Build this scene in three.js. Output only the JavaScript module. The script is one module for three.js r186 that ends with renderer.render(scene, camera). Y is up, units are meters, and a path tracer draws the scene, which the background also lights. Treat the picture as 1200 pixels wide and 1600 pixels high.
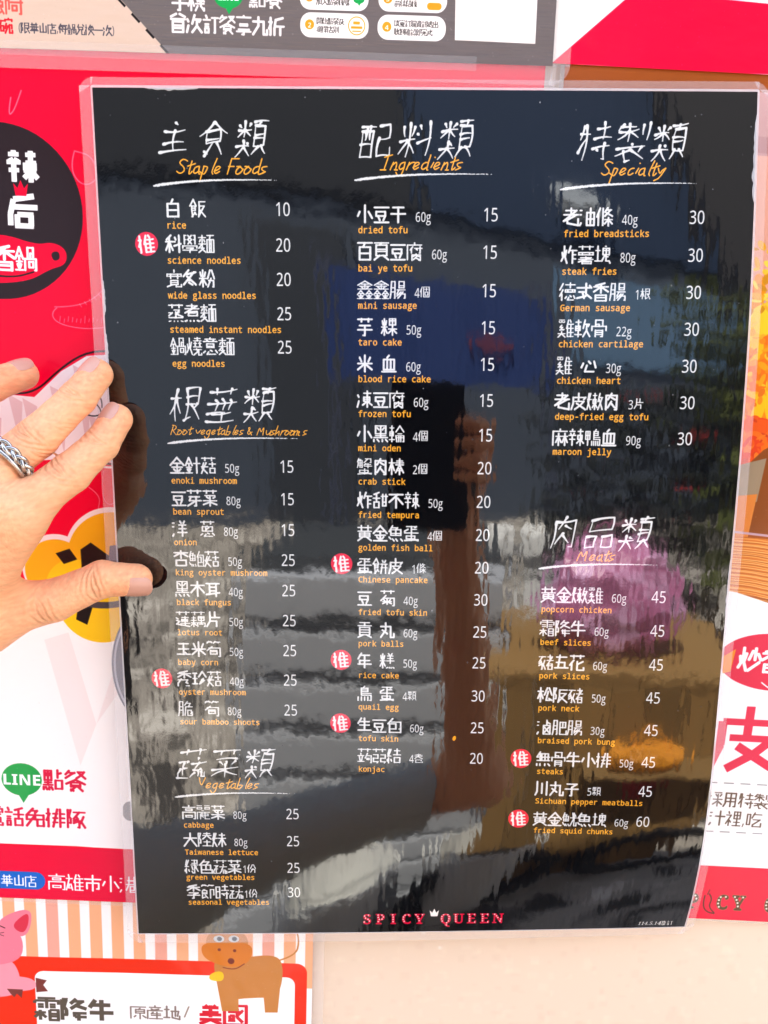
import * as THREE from 'three';
import { MarchingCubes } from 'three/addons/objects/MarchingCubes.js';
import { ImprovedNoise } from 'three/addons/math/ImprovedNoise.js';
import { RoundedBoxGeometry } from 'three/addons/geometries/RoundedBoxGeometry.js';
import { mergeGeometries } from 'three/addons/utils/BufferGeometryUtils.js';

// ------------------------------------------------------------------ camera, sky, sun, exposure
const scene = new THREE.Scene();
const camera = new THREE.PerspectiveCamera(2 * THREE.MathUtils.radToDeg(Math.atan(800 / 1060)), 0.75, 0.005, 200);
camera.position.set(-0.0185, 0.0695, 0.3275);
camera.rotation.set(-0.1507, -0.003, 0.0051, 'YXZ');
const renderer = new THREE.WebGLRenderer();
renderer.toneMapping = THREE.LinearToneMapping;
renderer.toneMappingExposure = 5.8;
renderer.shadowMap.enabled = true;
{ // a bright summer sky with soft cloud
  const W = 512, H = 256, d = new Float32Array(W * H * 4), n = new ImprovedNoise();
  for (let y = 0; y < H; y++) for (let x = 0; x < W; x++) {
    const up = Math.sin(((y + 0.5) / H - 0.5) * Math.PI), a = (x / W) * 2 * Math.PI, r = Math.sqrt(Math.max(0, 1 - up * up));
    const t = Math.pow(Math.max(0, up), 0.45), X = Math.cos(a) * r, Z = Math.sin(a) * r;
    let c = 0; for (let o = 0, f = 2.2, w = 0.5; o < 4; o++, f *= 2, w *= 0.5) c += w * n.noise(X * f + 7, up * f * 1.6, Z * f + 3);
    c = THREE.MathUtils.smoothstep(c, -0.05, 0.35) * 0.6 * THREE.MathUtils.smoothstep(up, 0, 0.15);
    const i = (y * W + x) * 4, low = up < 0 ? 0.35 : 1;
    [[0.95, 0.34, 1.0], [0.9, 0.46, 0.96], [0.86, 0.72, 0.92]].forEach(([h, z, cl], k) => { d[i + k] = (h + (z - h) * t + (cl - (h + (z - h) * t)) * c) * low; });
    d[i + 3] = 1;
  }
  const t = new THREE.DataTexture(d, W, H, THREE.RGBAFormat, THREE.FloatType);
  t.mapping = THREE.EquirectangularReflectionMapping; t.magFilter = THREE.LinearFilter; t.needsUpdate = true;
  scene.background = t; scene.environment = t;
  scene.backgroundIntensity = 0.8; scene.environmentIntensity = 0.8;
}
const sun = new THREE.DirectionalLight(new THREE.Color(1, 0.94, 0.83), 5);
sun.position.set(-0.9, 9, -2.3); sun.castShadow = true; sun.shadow.radius = 2; sun.shadow.mapSize.set(2048, 2048);
Object.assign(sun.shadow.camera, { left: -10, right: 10, top: 10, bottom: -10, far: 40 });
sun.target.position.set(0, -0.5, 1.5); sun.name = 'sun';
scene.add(sun, sun.target);

// ------------------------------------------------------------------ helpers
const taken = new Map();
const numbered = (name) => { const k = taken.get(name) ?? 0; taken.set(name, k + 1); return k ? name + '_' + String(k).padStart(3, '0') : name; };
function mesh(name, geometry, material, parent) {
  const m = new THREE.Mesh(geometry, material);
  m.name = parent ? name : numbered(name); m.castShadow = m.receiveShadow = true;
  (parent ?? scene).add(m); return m;
}
function thing(name, label, category, [x, y, z] = [0, 0, 0], turn = 0) {
  const g = new THREE.Group(); g.name = numbered(name); g.position.set(x, y, z); g.rotation.z = turn;
  g.userData = { label, category }; scene.add(g); return g;
}
const tag = (o, label, category, group) => { o.userData = group ? { label, category, group } : { label, category }; return o; };
const structure = (o) => { o.userData.kind = 'structure'; return o; };
const rgb = (r, g, b) => new THREE.Color().setRGB(r, g, b);
let seed = 20240611;
const rnd = () => { seed = (seed + 0x6d2b79f5) | 0; let t = Math.imul(seed ^ (seed >>> 15), 1 | seed); t = (t + Math.imul(t ^ (t >>> 7), 61 | t)) ^ t; return ((t ^ (t >>> 14)) >>> 0) / 4294967296; };
const noise = new ImprovedNoise();
const fbm = (x, y, z = 0, n = 4) => { let s = 0, a = 0.5; for (let i = 0; i < n; i++, a *= 0.5, x *= 2.03, y *= 2.03) s += a * noise.noise(x, y, z + i * 9.1); return s; };
function canvas(w, h) { const c = document.createElement('canvas'); c.width = w; c.height = h; return [c, c.getContext('2d')]; }
function texture(c) { const t = new THREE.CanvasTexture(c); t.colorSpace = THREE.SRGBColorSpace; t.anisotropy = 8; return t; }
function heights(w, h, f) { // a float height field, 0 to 1
  const d = new Float32Array(w * h); for (let y = 0; y < h; y++) for (let x = 0; x < w; x++) d[y * w + x] = f(x, y);
  const t = new THREE.DataTexture(d, w, h, THREE.RedFormat, THREE.FloatType); t.magFilter = THREE.LinearFilter; t.wrapS = t.wrapT = THREE.RepeatWrapping; t.needsUpdate = true; return t;
}
function surface(nu, nv, f) { // a grid from f(u, v) -> [x, y, z], uv = u, v
  const p = [], uv = [], ix = [];
  for (let j = 0; j <= nv; j++) for (let i = 0; i <= nu; i++) { p.push(...f(i / nu, j / nv)); uv.push(i / nu, j / nv); }
  for (let j = 0; j < nv; j++) for (let i = 0; i < nu; i++) { const a = j * (nu + 1) + i, b = a + 1, c = a + nu + 1, e = c + 1; ix.push(a, b, e, a, e, c); }
  const g = new THREE.BufferGeometry(); g.setAttribute('position', new THREE.Float32BufferAttribute(p, 3)); g.setAttribute('uv', new THREE.Float32BufferAttribute(uv, 2));
  g.setIndex(ix); g.computeVertexNormals(); return g;
}
// ---- a stroke alphabet on a 9 x 9 grid: each character is its pen strokes (points x y x y ..., digits 0 to 8; b = box) or a composition of others:
// Hn = side by side, Vn = one above the other (n tenths for the first), D = under a cliff, B = on a bottom-left sweep, I = inside a frame, J = inside a gate
const INK = {
  一: '0484', 丨: '4048', 十: '0383 4048', 口: 'b1177', 日: 'b1178 1474', 目: 'b1078 1373 1575', 田: 'b1178 1474 4148', 白: 'b1278 1575 4032', 甘: '0282 2127 6167 2767 2565',
  木: '0282 4048 4206 4286', 未: '1171 0383 4048 4307 4387', 米: '0484 4048 1123 7163 4407 4487', 禾: '6012 0383 4148 4307 4387', 氵: '0131 0323 0827', 冫: '1233 0835', 亻: '6004 3238',
  彳: '6003 6306 4548', 女: '30144678 602508 0383', 子: '1171434838 0484', 心: '1305 34276777 4253 7285', 大: '0383 404308 4388', 犬: '0383 404308 4388 6172', 小: '4048 1305 6386',
  土: '1272 4047 0787', 王: '1171 1474 4147 0787', 玉: '1171 1474 4147 0787 5667', 工: '1171 4147 0787', 寸: '0282 606858 2334', 八: '3007 5087', 刀: '11717868 4108', 力: '02727868 404208',
  夂: '3004 22726208 2588', 攵: '3004 2282 724508 2388', 又: '11715408 2288', 厶: '301767 5587', 儿: '304208 50575886', 匕: '11188886 7123', 己: '11717414 14188886', 㔾: '11717464 11188886',
  巴: '11188886 11717414 4144', 色: '3003 216143 13188886 13737616 4346', 包: '3003 22828676 13535616 13188886', 危: '3002 216143 1383 1308 35757767 35388886', 丸: '0262688886 303408 1446', 九: '0262688886 303408',
  主: '4051 1272 4247 1575 0787', 食: '4003 4083 b2265 2464 2738 2845 5578', 飠: '4003 4073 b2365 2464 2538 2866 5677', 羊: '2031 6051 1272 1474 4248 0686', 年: '2003 1171 1474 1416 0686 4148', 生: '2003 1272 4047 1474 0787',
  牛: '2003 1272 0585 4048', 牜: '2013 1272 0653 4048', 片: '202508 5053 2383 256568', 肉: '1118 11717868 4023 4263 4427 4567', 月: '201608 20707868 2363 2565', 豆: '0181 b1365 2537 6557 0888', 耳: '0181 2127 6168 2363 2565 0786',
  車: '1171 b1365 1464 4048 0787', 魚: '2003 215142 b1275 1474 4245 0617 2738 4758 7788', 川: '101608 4147 7078', 山: '4047 12177777 7277', 干: '1171 0484 4148', 于: '1171 0484 414838', 丁: '0181 414838', 不: '0181 5105 4248 5386',
  五: '1171 302787 1464 6467 0787', 言: '3041 0282 2464 2565 b2668', 立: '4041 0282 2336 6356 0787', 辛: '4041 1171 2233 6253 0383 1575 4348', 音: '4041 1171 2233 6253 0383 b2568 2767', 老: '1161 4043 0383 7106 733506 25278885',
  者: '1161 4043 0383 7106 b2578 2666', 頁: '0080 4031 b1176 1373 1474 3608 5688', 百: '0080 4032 b1278 1575', 斗: '1122 0313 0584 6068', 火: '404407 4488 1325 7255', 灬: '1607 3637 5657 7687', 金: '4004 4084 2363 1575 4348 2637 6657 0888',
  里: 'b1074 1272 4048 1676 0888', 黑: 'b1074 2132 6152 4046 1575 0686 0708 2738 5758 7788', 高: '4041 0181 b2263 0408 04848878 b2667', 酉: '0181 3234 5254 b1278 1575 3134 5154', 血: '4031 b1277 3237 5257 0888', 東: '1171 b1365 1464 4048 4507 4587',
  束: '1171 b1365 4048 4507 4587', 隹: '2004 1318 4051 1282 5258 1484 1686 1888', 鳥: '4031 b2163 2262 2125 2484 25858878 0608 2628 4648 6668', 甲: 'b1175 1373 4148', 由: 'b1278 1575 4048', 虫: 'b1265 4047 0786 6687', 石: '0181 3105 b2477',
  皮: '12828273 121508 4044 24745628 3588', 反: '1181 111508 23734508 2588', 勿: '2004 12828868 4206 6217', 昜: 'b2073 2262 0484 2406 26868878 4507 6518', 竹: '1003 0131 2032 5043 5181 6172', 艹: '0282 2126 6166', 扌: '0242 303828 0552',
  貝: 'b1076 1272 1474 3608 5688', 見: 'b2065 2262 2464 3508 5588 5688', 面: '0080 4032 b0288 3238 5258 3454 3656', 宀: '4041 0502 0282 8285', 分: '3004 5084 15757868 4408', 丞: '3060 6045 424838 0323 2306 6245 4487 0888', 刂: '2126 707868',
  衣: '4041 0282 4305 2338 3848 4388 7264', 朱: '2003 1171 0383 4048 4307 4387', 艮: '1018 1070 1272 7074 1474 1847 4488 7455', 巠: '0181 203124 405144 607164 0555 1575 4548 0888', 疋: '1171 7162 4147 4474 240608 0888', 采: '7010 2132 4142 7162 0484 4248 4507 4587',
  爫: '7111 1425 4345 7465', 㐬: '4041 0282 4225 2565 6576 2608 4648 66688886', 麥: '4046 0181 1322 7362 0484 4406 2666 6608 3688', 咼: '2024 206064 4244 4262 0408 04848878 b3567', 兀: '0181 304408 51588886', 牙: '1171 211484 515848 5408', 囱: '4031 b1178 3135 5236',
  耒: '1171 0383 0585 4048 4507 4587', 禺: 'b1073 1171 4046 0508 05858878 2666', 旬: '3003 11818878 b2366 2464', 乃: '0161 200508 615465 5878', 㐱: '4003 4083 5435 5526 6517', 卩: '1018 10707565', 皀: '4020 b1164 1363 1518 1847 4578', 鹿: '4050 0181 010508 b1375 3135 5155 2646 2628 4676 4688', 丽: '0080 b0235 b4285',
  糹: '3013 6024 1434 6404 2528 0607 6677', 录: '1070 7072 1272 0383 404838 1426 6455 2817 4387', 付: 'H3亻寸', 果: 'b1073 4048 1171 0585 4507 4587', 侖: '4003 4083 2464 0518 180505858878 3538 5558 0686', 角: '2003 215142 121508 12727868 2474 2676 4248',
  奉: '1171 0282 0383 4043 4307 4387 2565 2666 4548', 乍: '2003 1282 4248 4474 4676', 舌: '7011 0383 4145 b1578', 黃: '0181 2023 6063 0383 b1476 1575 4346 3608 5688', 并: '2132 6152 0383 0585 2308 6368', 匊: 'O勹2米', 勹: '3003 22828878', 鬼: '4030 b1174 1272 4144 3407 44477788 5565',
  罒: 'b0286 2226 6266', 式: '0272 505587 7182 1444 3447 0756', 幺: '402353 532767 5676', 欠: '2004 127263 424508 4588', 骨: 'b2063 2242 4243 0503 0383 8385 2528 25656858 2666 2767', 雨: '1070 0402 02828285 4048 1535 1737 5575 5777', 豕: '0181 4104 23464838 3405 4506 7356 5588',
  化: 'H4亻匕', 公: '3004 5084 422767 5687', 鹵: '4043 4172 b1378 2467 6427', 無: '2003 1171 0383 0585 2125 3135 5155 7175 0708 2728 5758 7788', 非: '3008 0232 0434 0636 5058 5282 5484 5686', 尤: '0383 304408 50588886 6172', 彡: '6013 7315 7608', 占: 'V4卜口', 卜: '3038 3463',
  夕: '3004 2282826308', 可: '0181 707868 b1346', 華: '1171 2022 6062 0383 1575 2325 6365 0686 4148', 每: '2003 1181 121717 127268 0484 3243 3546', 兄: 'V5口儿', 兌: '2012 6071 b2264 3408 54588886', 奐: '3003 216142 b1274 3243 0484 4408 4588', 手: '7011 1373 0585 414838', 幾: '201224 3344 602264 7384 0585 50568887 2608 7082',
  亠: '4041 0282', 囗: 'b0088', 門: '0008 0030 3033 0131 0333 5053 5080 8088 5181 5383', 广: '4041 0181 010508', 厂: '0181 010508', 辶: '0112 03240637 0688', 冖: '0502 0282 8285', 巾: '12177777 1272 4048',
  長: '2024 2070 2272 2373 0484 2438 3856 7557 4588', 号: 'b1163 0484 25457778', 虎: '4043 4272 010508 0181 2353 2545 2655 3608 50586876', 前: '2131 6151 0282 b0438 0636 5456 747868',
  开: '0181 0484 240408 6068', 及: '1161547428 211508 3588', 另: 'V5口力', 真: '4042 0181 b2266 2363 2565 0787 2608 6688', 关: '2131 6151 0282 0484 404308 4588', 出: '4047 1114 1474 7174 0508 0888 8588', 元: '1171 0383 304308 50588886',
  成: '1282 121508 14343626 50568886 7181 7254', 电: 'b1175 1373 40488886', 免: '3003 215142 b0385 4345 4308 55588886', 市: '4041 0282 1417 14747767 4048', 也: '0373 7366 4046 13178886', 或: '0282 b1436 0747 505588 7182 7254', 少: '4044 2104 6284 7508', 用: '101608 10707868 1373 1575 4048', 乞: '2003 1181 1474 7417 17188886',
  后: '7011 110508 1383 b2568', 斤: '7011 110508 1484 5458', 冬: '3003 22716107 2377 3545 3657', 巷: '2024 6064 1272 0484 2407 6487 35656737 35388886', 美: '2031 6051 1171 1373 4045 0484 0686 4608 4688', 產: '4041 1171 2243 6223 0383 030608 3425 2575 5458 2676 1888',
  電: 'V5雨电',
  爻: '2053 5023 2458 5428',
  臼: '1018 1040 1343 1848 4048',
  阝: '1018 106033646636',
  弓2: '1171 7174 1474 1417 1777 7768',
  㐄: '1282 2125 4148 2585',
  共: '2025 6065 0282 0585 3608 5688',
  衤: '3041 0272 7207 4448 5576',
  卂: '0171 2128 0454 70757886',
  丩: '2026 2637 6068',
  至: '0181 302373 5274 4448 1575 0787',
  厷: '0282 304208 453777 6588',
  羊2: '1171 4048 0383 2535 0686',
  烏: '1071 1078 1474 4044 0888',
  口2: 'b2365',
  令: '4003 4083 3353 2565 6547',
  勹2: '3004 22828878',
  類: 'H5V5米犬頁',
  配: 'H5酉己',
  料: 'H5米斗',
  特: 'H4牜寺',
  寺: 'V5土寸',
  制: 'H7朱刂',
  製: 'V5制衣',
  根: 'H4木艮',
  莖: 'V3艹巠',
  疏: 'H4疋㐬',
  蔬: 'V3艹疏',
  菜: 'V3艹采',
  品: 'V5口H5口口',
  飯: 'H5飠反',
  科: 'H5禾斗',
  冠: 'V4爻冖',
  學: '1014 1020 1222 7074 6070 6272 3052 5032 3254 5234 0506 0585 8586 2666 6647 4748 0787',
  麵: 'H5麥面',
  寬: '4041 0203 0282 8283 1373 2224 6264 b2567 2666 3708 57588887',
  粉: 'H5米分',
  蒸: 'V3艹V7丞灬',
  煮: 'V7者灬',
  鍋: 'H4金咼',
  燒: 'H4火堯',
  堯: 'V6V4土H5土土兀',
  意: 'V6音心',
  針: 'H5金十',
  菇: 'V3艹H5女古',
  古: 'V4十口',
  芽: 'V3艹牙',
  洋: 'H3氵羊',
  悤: 'V5囱心',
  蔥: 'V3艹悤',
  杏: 'V5木口',
  鮑: 'H5魚包',
  蓮: 'V3艹B辶車',
  藕: 'V3艹H4耒禺',
  筍: 'V3竹旬',
  秀: 'V5禾乃',
  珍: 'H4王㐱',
  脆: 'H4月危',
  麗: '0030 5080 b0132 b5182 3343 0484 040608 b2576 3436 5456 2628 2647 5658 5888',
  陸: 'H3阝V5V5土八土',
  妹: 'H4女未',
  綠: 'H4糹录',
  季: 'V5禾子',
  即: 'H6皀卩',
  節: 'V3竹即',
  時: 'H4日寺',
  份: 'H3亻分',
  府: 'D广付',
  腐: 'D广V5付肉',
  鑫: 'V5金H5金金',
  腸: 'H4月昜',
  芋: 'V3艹于',
  粿: 'H4米果',
  凍: 'H3冫東',
  輪: 'H4車侖',
  蟹: 'V6H4角V5刀牛虫',
  棒: 'H4木奉',
  炸: 'H4火乍',
  甜: 'H5舌甘',
  辣: 'H5辛束',
  蛋: 'V5疋虫',
  餅: 'H5飠并',
  菊: 'V3艹匊',
  貢: 'V3工貝',
  羔: 'V7羊灬',
  糕: 'H4米羔',
  句: 'O勹2口2',
  竘: 'H5立句',
  蒟: 'V3艹竘',
  弱: 'H5弓2弓2',
  蒻: 'V3艹弱',
  吉: 'V5土口',
  結: 'H4糹吉',
  固: 'I囗古',
  個: 'H3亻固',
  攸: 'H4亻H2丨V4夂木',
  條: 'H3亻H2丨V5夂木',
  顆: 'H5果頁',
  油: 'H3氵由',
  署: 'V4罒者',
  薯: 'V3艹署',
  塊: 'H4土鬼',
  德: 'H3彳V3十V4罒心',
  香: 'V6禾日',
  奚: 'V3爫V5幺大',
  雞: 'H5奚隹',
  軟: 'H5車欠',
  嫩: 'H3女H5束攵',
  林: 'H5木木',
  麻: 'D广林',
  鴨: 'H4甲鳥',
  相: 'H5木目',
  霜: 'V5雨相',
  夅: 'V5夂㐄',
  降: 'H3阝夅',
  豬: 'H5豕者',
  花: 'V3艹化',
  松: 'H4木公',
  阪: 'H3阝反',
  滷: 'H3氵鹵',
  肥: 'H4月巴',
  排: 'H3扌非',
  魷: 'H5魚尤',
  推: 'H3扌隹',
  訂: 'H5言丁',
  修: 'H3亻H2丨V5夂彡',
  宛: 'V3宀H5夕㔾',
  碗: 'H4石宛',
  限: 'H3阝艮',
  店: 'D广占',
  換: 'H3扌奐',
  次: 'H3冫欠',
  機: 'H4木幾',
  點: 'H5黑占',
  餐: 'V4H5夕又食',
  首: 'V2八V2一目',
  享: 'V3亠V5口2子',
  折: 'H3扌斤',
  加: 'H5力口',
  帳: 'H4巾長',
  號: 'H5号虎',
  往: 'H3彳主',
  開: 'J門开',
  台: 'V5厶口',
  始: 'H4女台',
  選: 'B辶V5H5己己共',
  擇: 'H3扌V3罒羊2',
  別: 'H6另刂',
  填: 'H3土真',
  寫: 'V3宀V4白烏',
  購: 'H4貝V4艹用',
  資: 'V4次貝',
  訊: 'H5言卂',
  送: 'B辶关',
  收: 'H5丩攵',
  到: 'H6至刂',
  確: 'H4石隹',
  認: 'H5言V6刀心',
  完: 'V3宀元',
  話: 'H4言舌',
  隊: 'H3阝豕',
  雄: 'H4厷隹',
  港: 'H3氵巷',
  原: 'D厂V5白小',
  地: 'H4土也',
  國: 'I囗或',
  炒: 'H4火少',
  採: 'H3扌采',
  汁: 'H3氵十',
  裡: 'H4衤里',
  吃: 'H3口乞',
  單: 'V3H5口口車',
  烝: 'V7丞灬',
  卷: 'V6关㔾',
  沾: 'H3氵占',
  冷: 'H3冫令',
  入: '3041 414508 4388',
};
function strokesOf(ch) {
  const out = [];
  const put = (def, x, y, w, h) => {
    if (!/[HVDBIJO]/.test(def[0])) {
      for (const t of def.split(' ')) {
        const n = [...t.replace('b', '')].map(Number), p = [];
        for (let i = 0; i < n.length; i += 2) p.push([x + w * (0.05 + n[i] * 0.1125), y + h * (0.05 + n[i + 1] * 0.1125)]);
        if (t[0] === 'b') { const [a, c] = p; p.splice(1, 1, [c[0], a[1]], c, [a[0], c[1]], a); }
        out.push(p);
      }
      return;
    }
    const parts = def.match(/[HV]\d|[DBIJO]|[^\x00-\x7f]2?/gu); let i = 0;
    const read = (bx, by, bw, bh) => {
      const t = parts[i++];
      if (/^H/.test(t)) { const r = +t[1] / 10; read(bx, by, bw * (r - 0.015), bh); read(bx + bw * (r + 0.03), by, bw * (0.97 - r), bh); }
      else if (/^V/.test(t)) { const r = +t[1] / 10; read(bx, by, bw, bh * (r - 0.015)); read(bx, by + bh * (r + 0.015), bw, bh * (0.985 - r)); }
      else if (/^[DBIJO]$/.test(t)) {
        read(bx, by, bw, bh);
        const [a, b, c, d] = { D: [0.22, 0.24, 1, 1], B: [0.3, 0, 1, 0.8], I: [0.16, 0.14, 0.84, 0.88], J: [0.2, 0.48, 0.8, 1], O: [0.14, 0.32, 0.8, 0.86] }[t];
        read(bx + bw * a, by + bh * b, bw * (c - a), bh * (d - b));
      } else put(INK[t], bx, by, bw, bh);
    };
    read(x, y, w, h);
  };
  put(INK[ch], 0, 0, 1, 1);
  return out;
}
// a line of characters, x at the left, y at the middle; w and h the size of one character, pen its stroke width
function write(g, text, x, y, w, h, pen, { color = '#fff', gap = 0, cap = 'round' } = {}) {
  g.strokeStyle = g.fillStyle = color; g.lineCap = cap; g.lineJoin = cap === 'round' ? 'round' : 'miter'; g.miterLimit = 3; g.lineWidth = pen;
  for (const ch of text) {
    if (ch === ' ') { x += w * 0.5; continue; }
    if (/[ -~]/.test(ch)) { g.save(); g.translate(x, y + h * 0.36); g.scale(0.78, 1); g.font = h * 1.02 + 'px sans-serif'; g.fillText(ch, 0, 0); x += g.measureText(ch).width * 0.78 + gap; g.restore(); continue; }
    const st = strokesOf(ch), n = st.reduce((s, p) => s + p.length - 1, 0); g.lineWidth = pen * Math.min(1.04, Math.max(0.52, 1.2 - n * 0.022));
    const full = g.lineWidth, thin = n > 9 ? 0.8 : 0.92; // flat strokes a little thinner than upright ones
    for (const p of st) {
      g.lineWidth = full * thin; g.beginPath(); p.forEach(([a, b], i) => g[i ? 'lineTo' : 'moveTo'](x + a * w, y + (b - 0.5) * h)); g.stroke();
      g.lineWidth = full; for (let i = 1; i < p.length; i++) if (Math.abs(p[i][1] - p[i - 1][1]) > 0.03) { g.beginPath(); g.moveTo(x + p[i - 1][0] * w, y + (p[i - 1][1] - 0.5) * h); g.lineTo(x + p[i][0] * w, y + (p[i][1] - 0.5) * h); g.stroke(); }
    }
    x += w + gap;
  }
  return x;
}
// the same with a soft brush: leaning, tapering strokes
function brush(g, text, x, y, w, h, pen, step, color = '#fff') {
  g.fillStyle = color;
  for (const ch of text) {
    for (const p of strokesOf(ch)) {
      const jig = p.map(([a, b]) => [x + a * w + (0.5 - b) * h * 0.16 + (rnd() - 0.5) * w * 0.06, y + (b - 0.5) * h - (a - 0.5) * w * 0.1 + (rnd() - 0.5) * h * 0.05]);
      let len = 0; for (let i = 1; i < jig.length; i++) len += Math.hypot(jig[i][0] - jig[i - 1][0], jig[i][1] - jig[i - 1][1]);
      let run = 0;
      for (let i = 1; i < jig.length; i++) {
        const [ax, ay] = jig[i - 1], [bx, by] = jig[i], l = Math.hypot(bx - ax, by - ay), bow = (rnd() - 0.5) * 0.14 * l;
        for (let s = 0; s <= l; s += 0.5) {
          const t = s / (l || 1), k = (run + s) / len, arc = Math.sin(t * Math.PI) * bow;
          g.beginPath(); g.arc(ax + (bx - ax) * t - ((by - ay) / (l || 1)) * arc, ay + (by - ay) * t + ((bx - ax) / (l || 1)) * arc, pen * (0.62 - 0.3 * k + 0.2 * Math.exp(-((k - 0.04) ** 2) * 300)), 0, 7); g.fill();
        }
        run += l;
      }
    }
    x += step;
  }
}
// handwritten Latin letters on the same grid: baseline 6, x-height 3; the first digit is the width
const HAND = {
  S: '5 614021224354553615', t: '4 41364655 2362', a: '5 5333253655 535666', p: '5 3329 335354463615', l: '3 503546', e: '5 25545333253655', F: '5 3026 306070 2353', o: '5 4324264664544323', d: '5 5333253655 605666', s: '4 533324455526',
  I: '5 2160 4136 1646', n: '5 3326 344353564666', g: '5 5333253655 53573917', r: '4 3326 344363', i: '3 4335 4141', R: '6 3026 20506243 336676', v: '5 233663', b: '5 3026 34446446 2646', '&': '7 66223142243664', M: '7 1620456066', u: '5 2325365563 635666',
  h: '5 3026 35445356', m: '7 1316 14334336 44634666', V: '6 204660', c: '4 5333253655', y: '5 2335454463 634718', k: '5 3026 5335 3556', w: '6 1326456673',
};
function hand(g, text, x, y, size, pen, color) { // y = baseline
  g.strokeStyle = color; g.lineCap = g.lineJoin = 'round'; g.lineWidth = pen; const k = size / 9, kx = k * 0.8;
  for (const ch of text) {
    if (ch === ' ') { x += kx * 3; continue; }
    const [w, ...st] = HAND[ch].split(' ');
    for (const t of st) {
      const p = []; for (let i = 0; i + 1 < t.length; i += 2) { const b = +t[i + 1] - 6; p.push([x + (+t[i] - 1) * kx - b * k * 0.22, y + b * k * 1.05]); }
      g.beginPath(); g.moveTo(...p[0]);
      if (p.length === 2 && p[0][0] === p[1][0] && p[0][1] === p[1][1]) { g.lineTo(p[0][0] + 0.2, p[0][1]); }
      for (let i = 1; i < p.length - 1; i++) g.quadraticCurveTo(...p[i], (p[i][0] + p[i + 1][0]) / 2, (p[i][1] + p[i + 1][1]) / 2);
      if (p.length > 1) g.lineTo(...p[p.length - 1]);
      g.stroke();
    }
    x += kx * (+w - 0.55);
  }
}
// fairground letters set with little lamps
function marquee(g, text, x, y, h, step, fill, dot, edge, skip) {
  [...text].forEach((ch, i) => {
    if (ch === ' ' || skip?.includes(i)) return;
    g.save(); g.translate(x + step * i, y); g.font = 'bold ' + h * 1.28 + 'px serif'; const w = g.measureText('N').width * 0.98, own = g.measureText(ch).width, pad = Math.max(0, (step * 0.86 - own * step * 0.86 / w) / 2); g.translate(pad, 0); g.scale((step * 0.86) / w, 1);
    if (edge) { g.strokeStyle = edge; g.lineWidth = h * 0.1; g.strokeText(ch, 0, h * 0.46); }
    g.fillStyle = fill; g.fillText(ch, 0, h * 0.46); g.strokeStyle = fill; g.lineWidth = h * 0.07; g.strokeText(ch, 0, h * 0.46); g.restore();
    // lamps where the letter is thick enough
    const Z = 60 / h, W = Math.ceil(step * Z), Hh = 90, [tc, tg] = canvas(W, Hh); tg.font = 'bold ' + 60 * 1.28 + 'px serif'; tg.scale((step * 0.86) / w, 1); tg.fillText(ch, 0, 69);
    const d = tg.getImageData(0, 0, W, Hh).data, A = (a, b) => a >= 0 && b >= 0 && a < W && b < Hh && d[((b | 0) * W + (a | 0)) * 4 + 3] > 128, s = 13, done = [];
    g.fillStyle = dot;
    for (let b = 0; b < Hh; b += 1) for (let a = 0; a < W; a += 1) {
      const q = 4; if (!A(a, b) || !A(a + q, b) || !A(a - q, b) || !A(a, b + q) || !A(a, b - q)) continue;
      if (done.some(([u, v]) => Math.hypot(u - a, v - b) < s)) continue;
      done.push([a, b]); g.beginPath(); g.arc(x + step * i + pad + a / Z, y + b / Z - h * 0.69, h * 0.062, 0, 7); g.fill();
    }
  });
}
// ------------------------------------------------------------------ the black menu: an A3 sheet in a glossy laminating pouch, bowed at its right side
const MW = 0.297, MH = 0.4209;
const bowV = [0, 0.12, 0.25, 0.4, 0.55, 0.72, 0.8, 0.88, 0.95, 1], bowZ = [0, 5, 9, 10.5, 9.8, 9.3, 8.3, 5, -0.5, -6];
function bow(t) {
  let i = 0; while (i < bowV.length - 2 && t > bowV[i + 1]) i++;
  const slope = (k) => { const a = Math.max(0, k - 1), b = Math.min(9, k + 1); return (bowZ[b] - bowZ[a]) / (bowV[b] - bowV[a]); };
  const h = bowV[i + 1] - bowV[i], s = (t - bowV[i]) / h, s2 = s * s, s3 = s2 * s;
  return (2 * s3 - 3 * s2 + 1) * bowZ[i] + (s3 - 2 * s2 + s) * h * slope(i) + (3 * s2 - 2 * s3) * bowZ[i + 1] + (s3 - s2) * h * slope(i + 1);
}
const menuZ = (x, y) => bow(THREE.MathUtils.clamp(0.5 - y / MH, -0.03, 1.03)) * 0.001 * Math.pow(THREE.MathUtils.clamp(x / MW + 0.5, 0, 1.05), 1.7);

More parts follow.
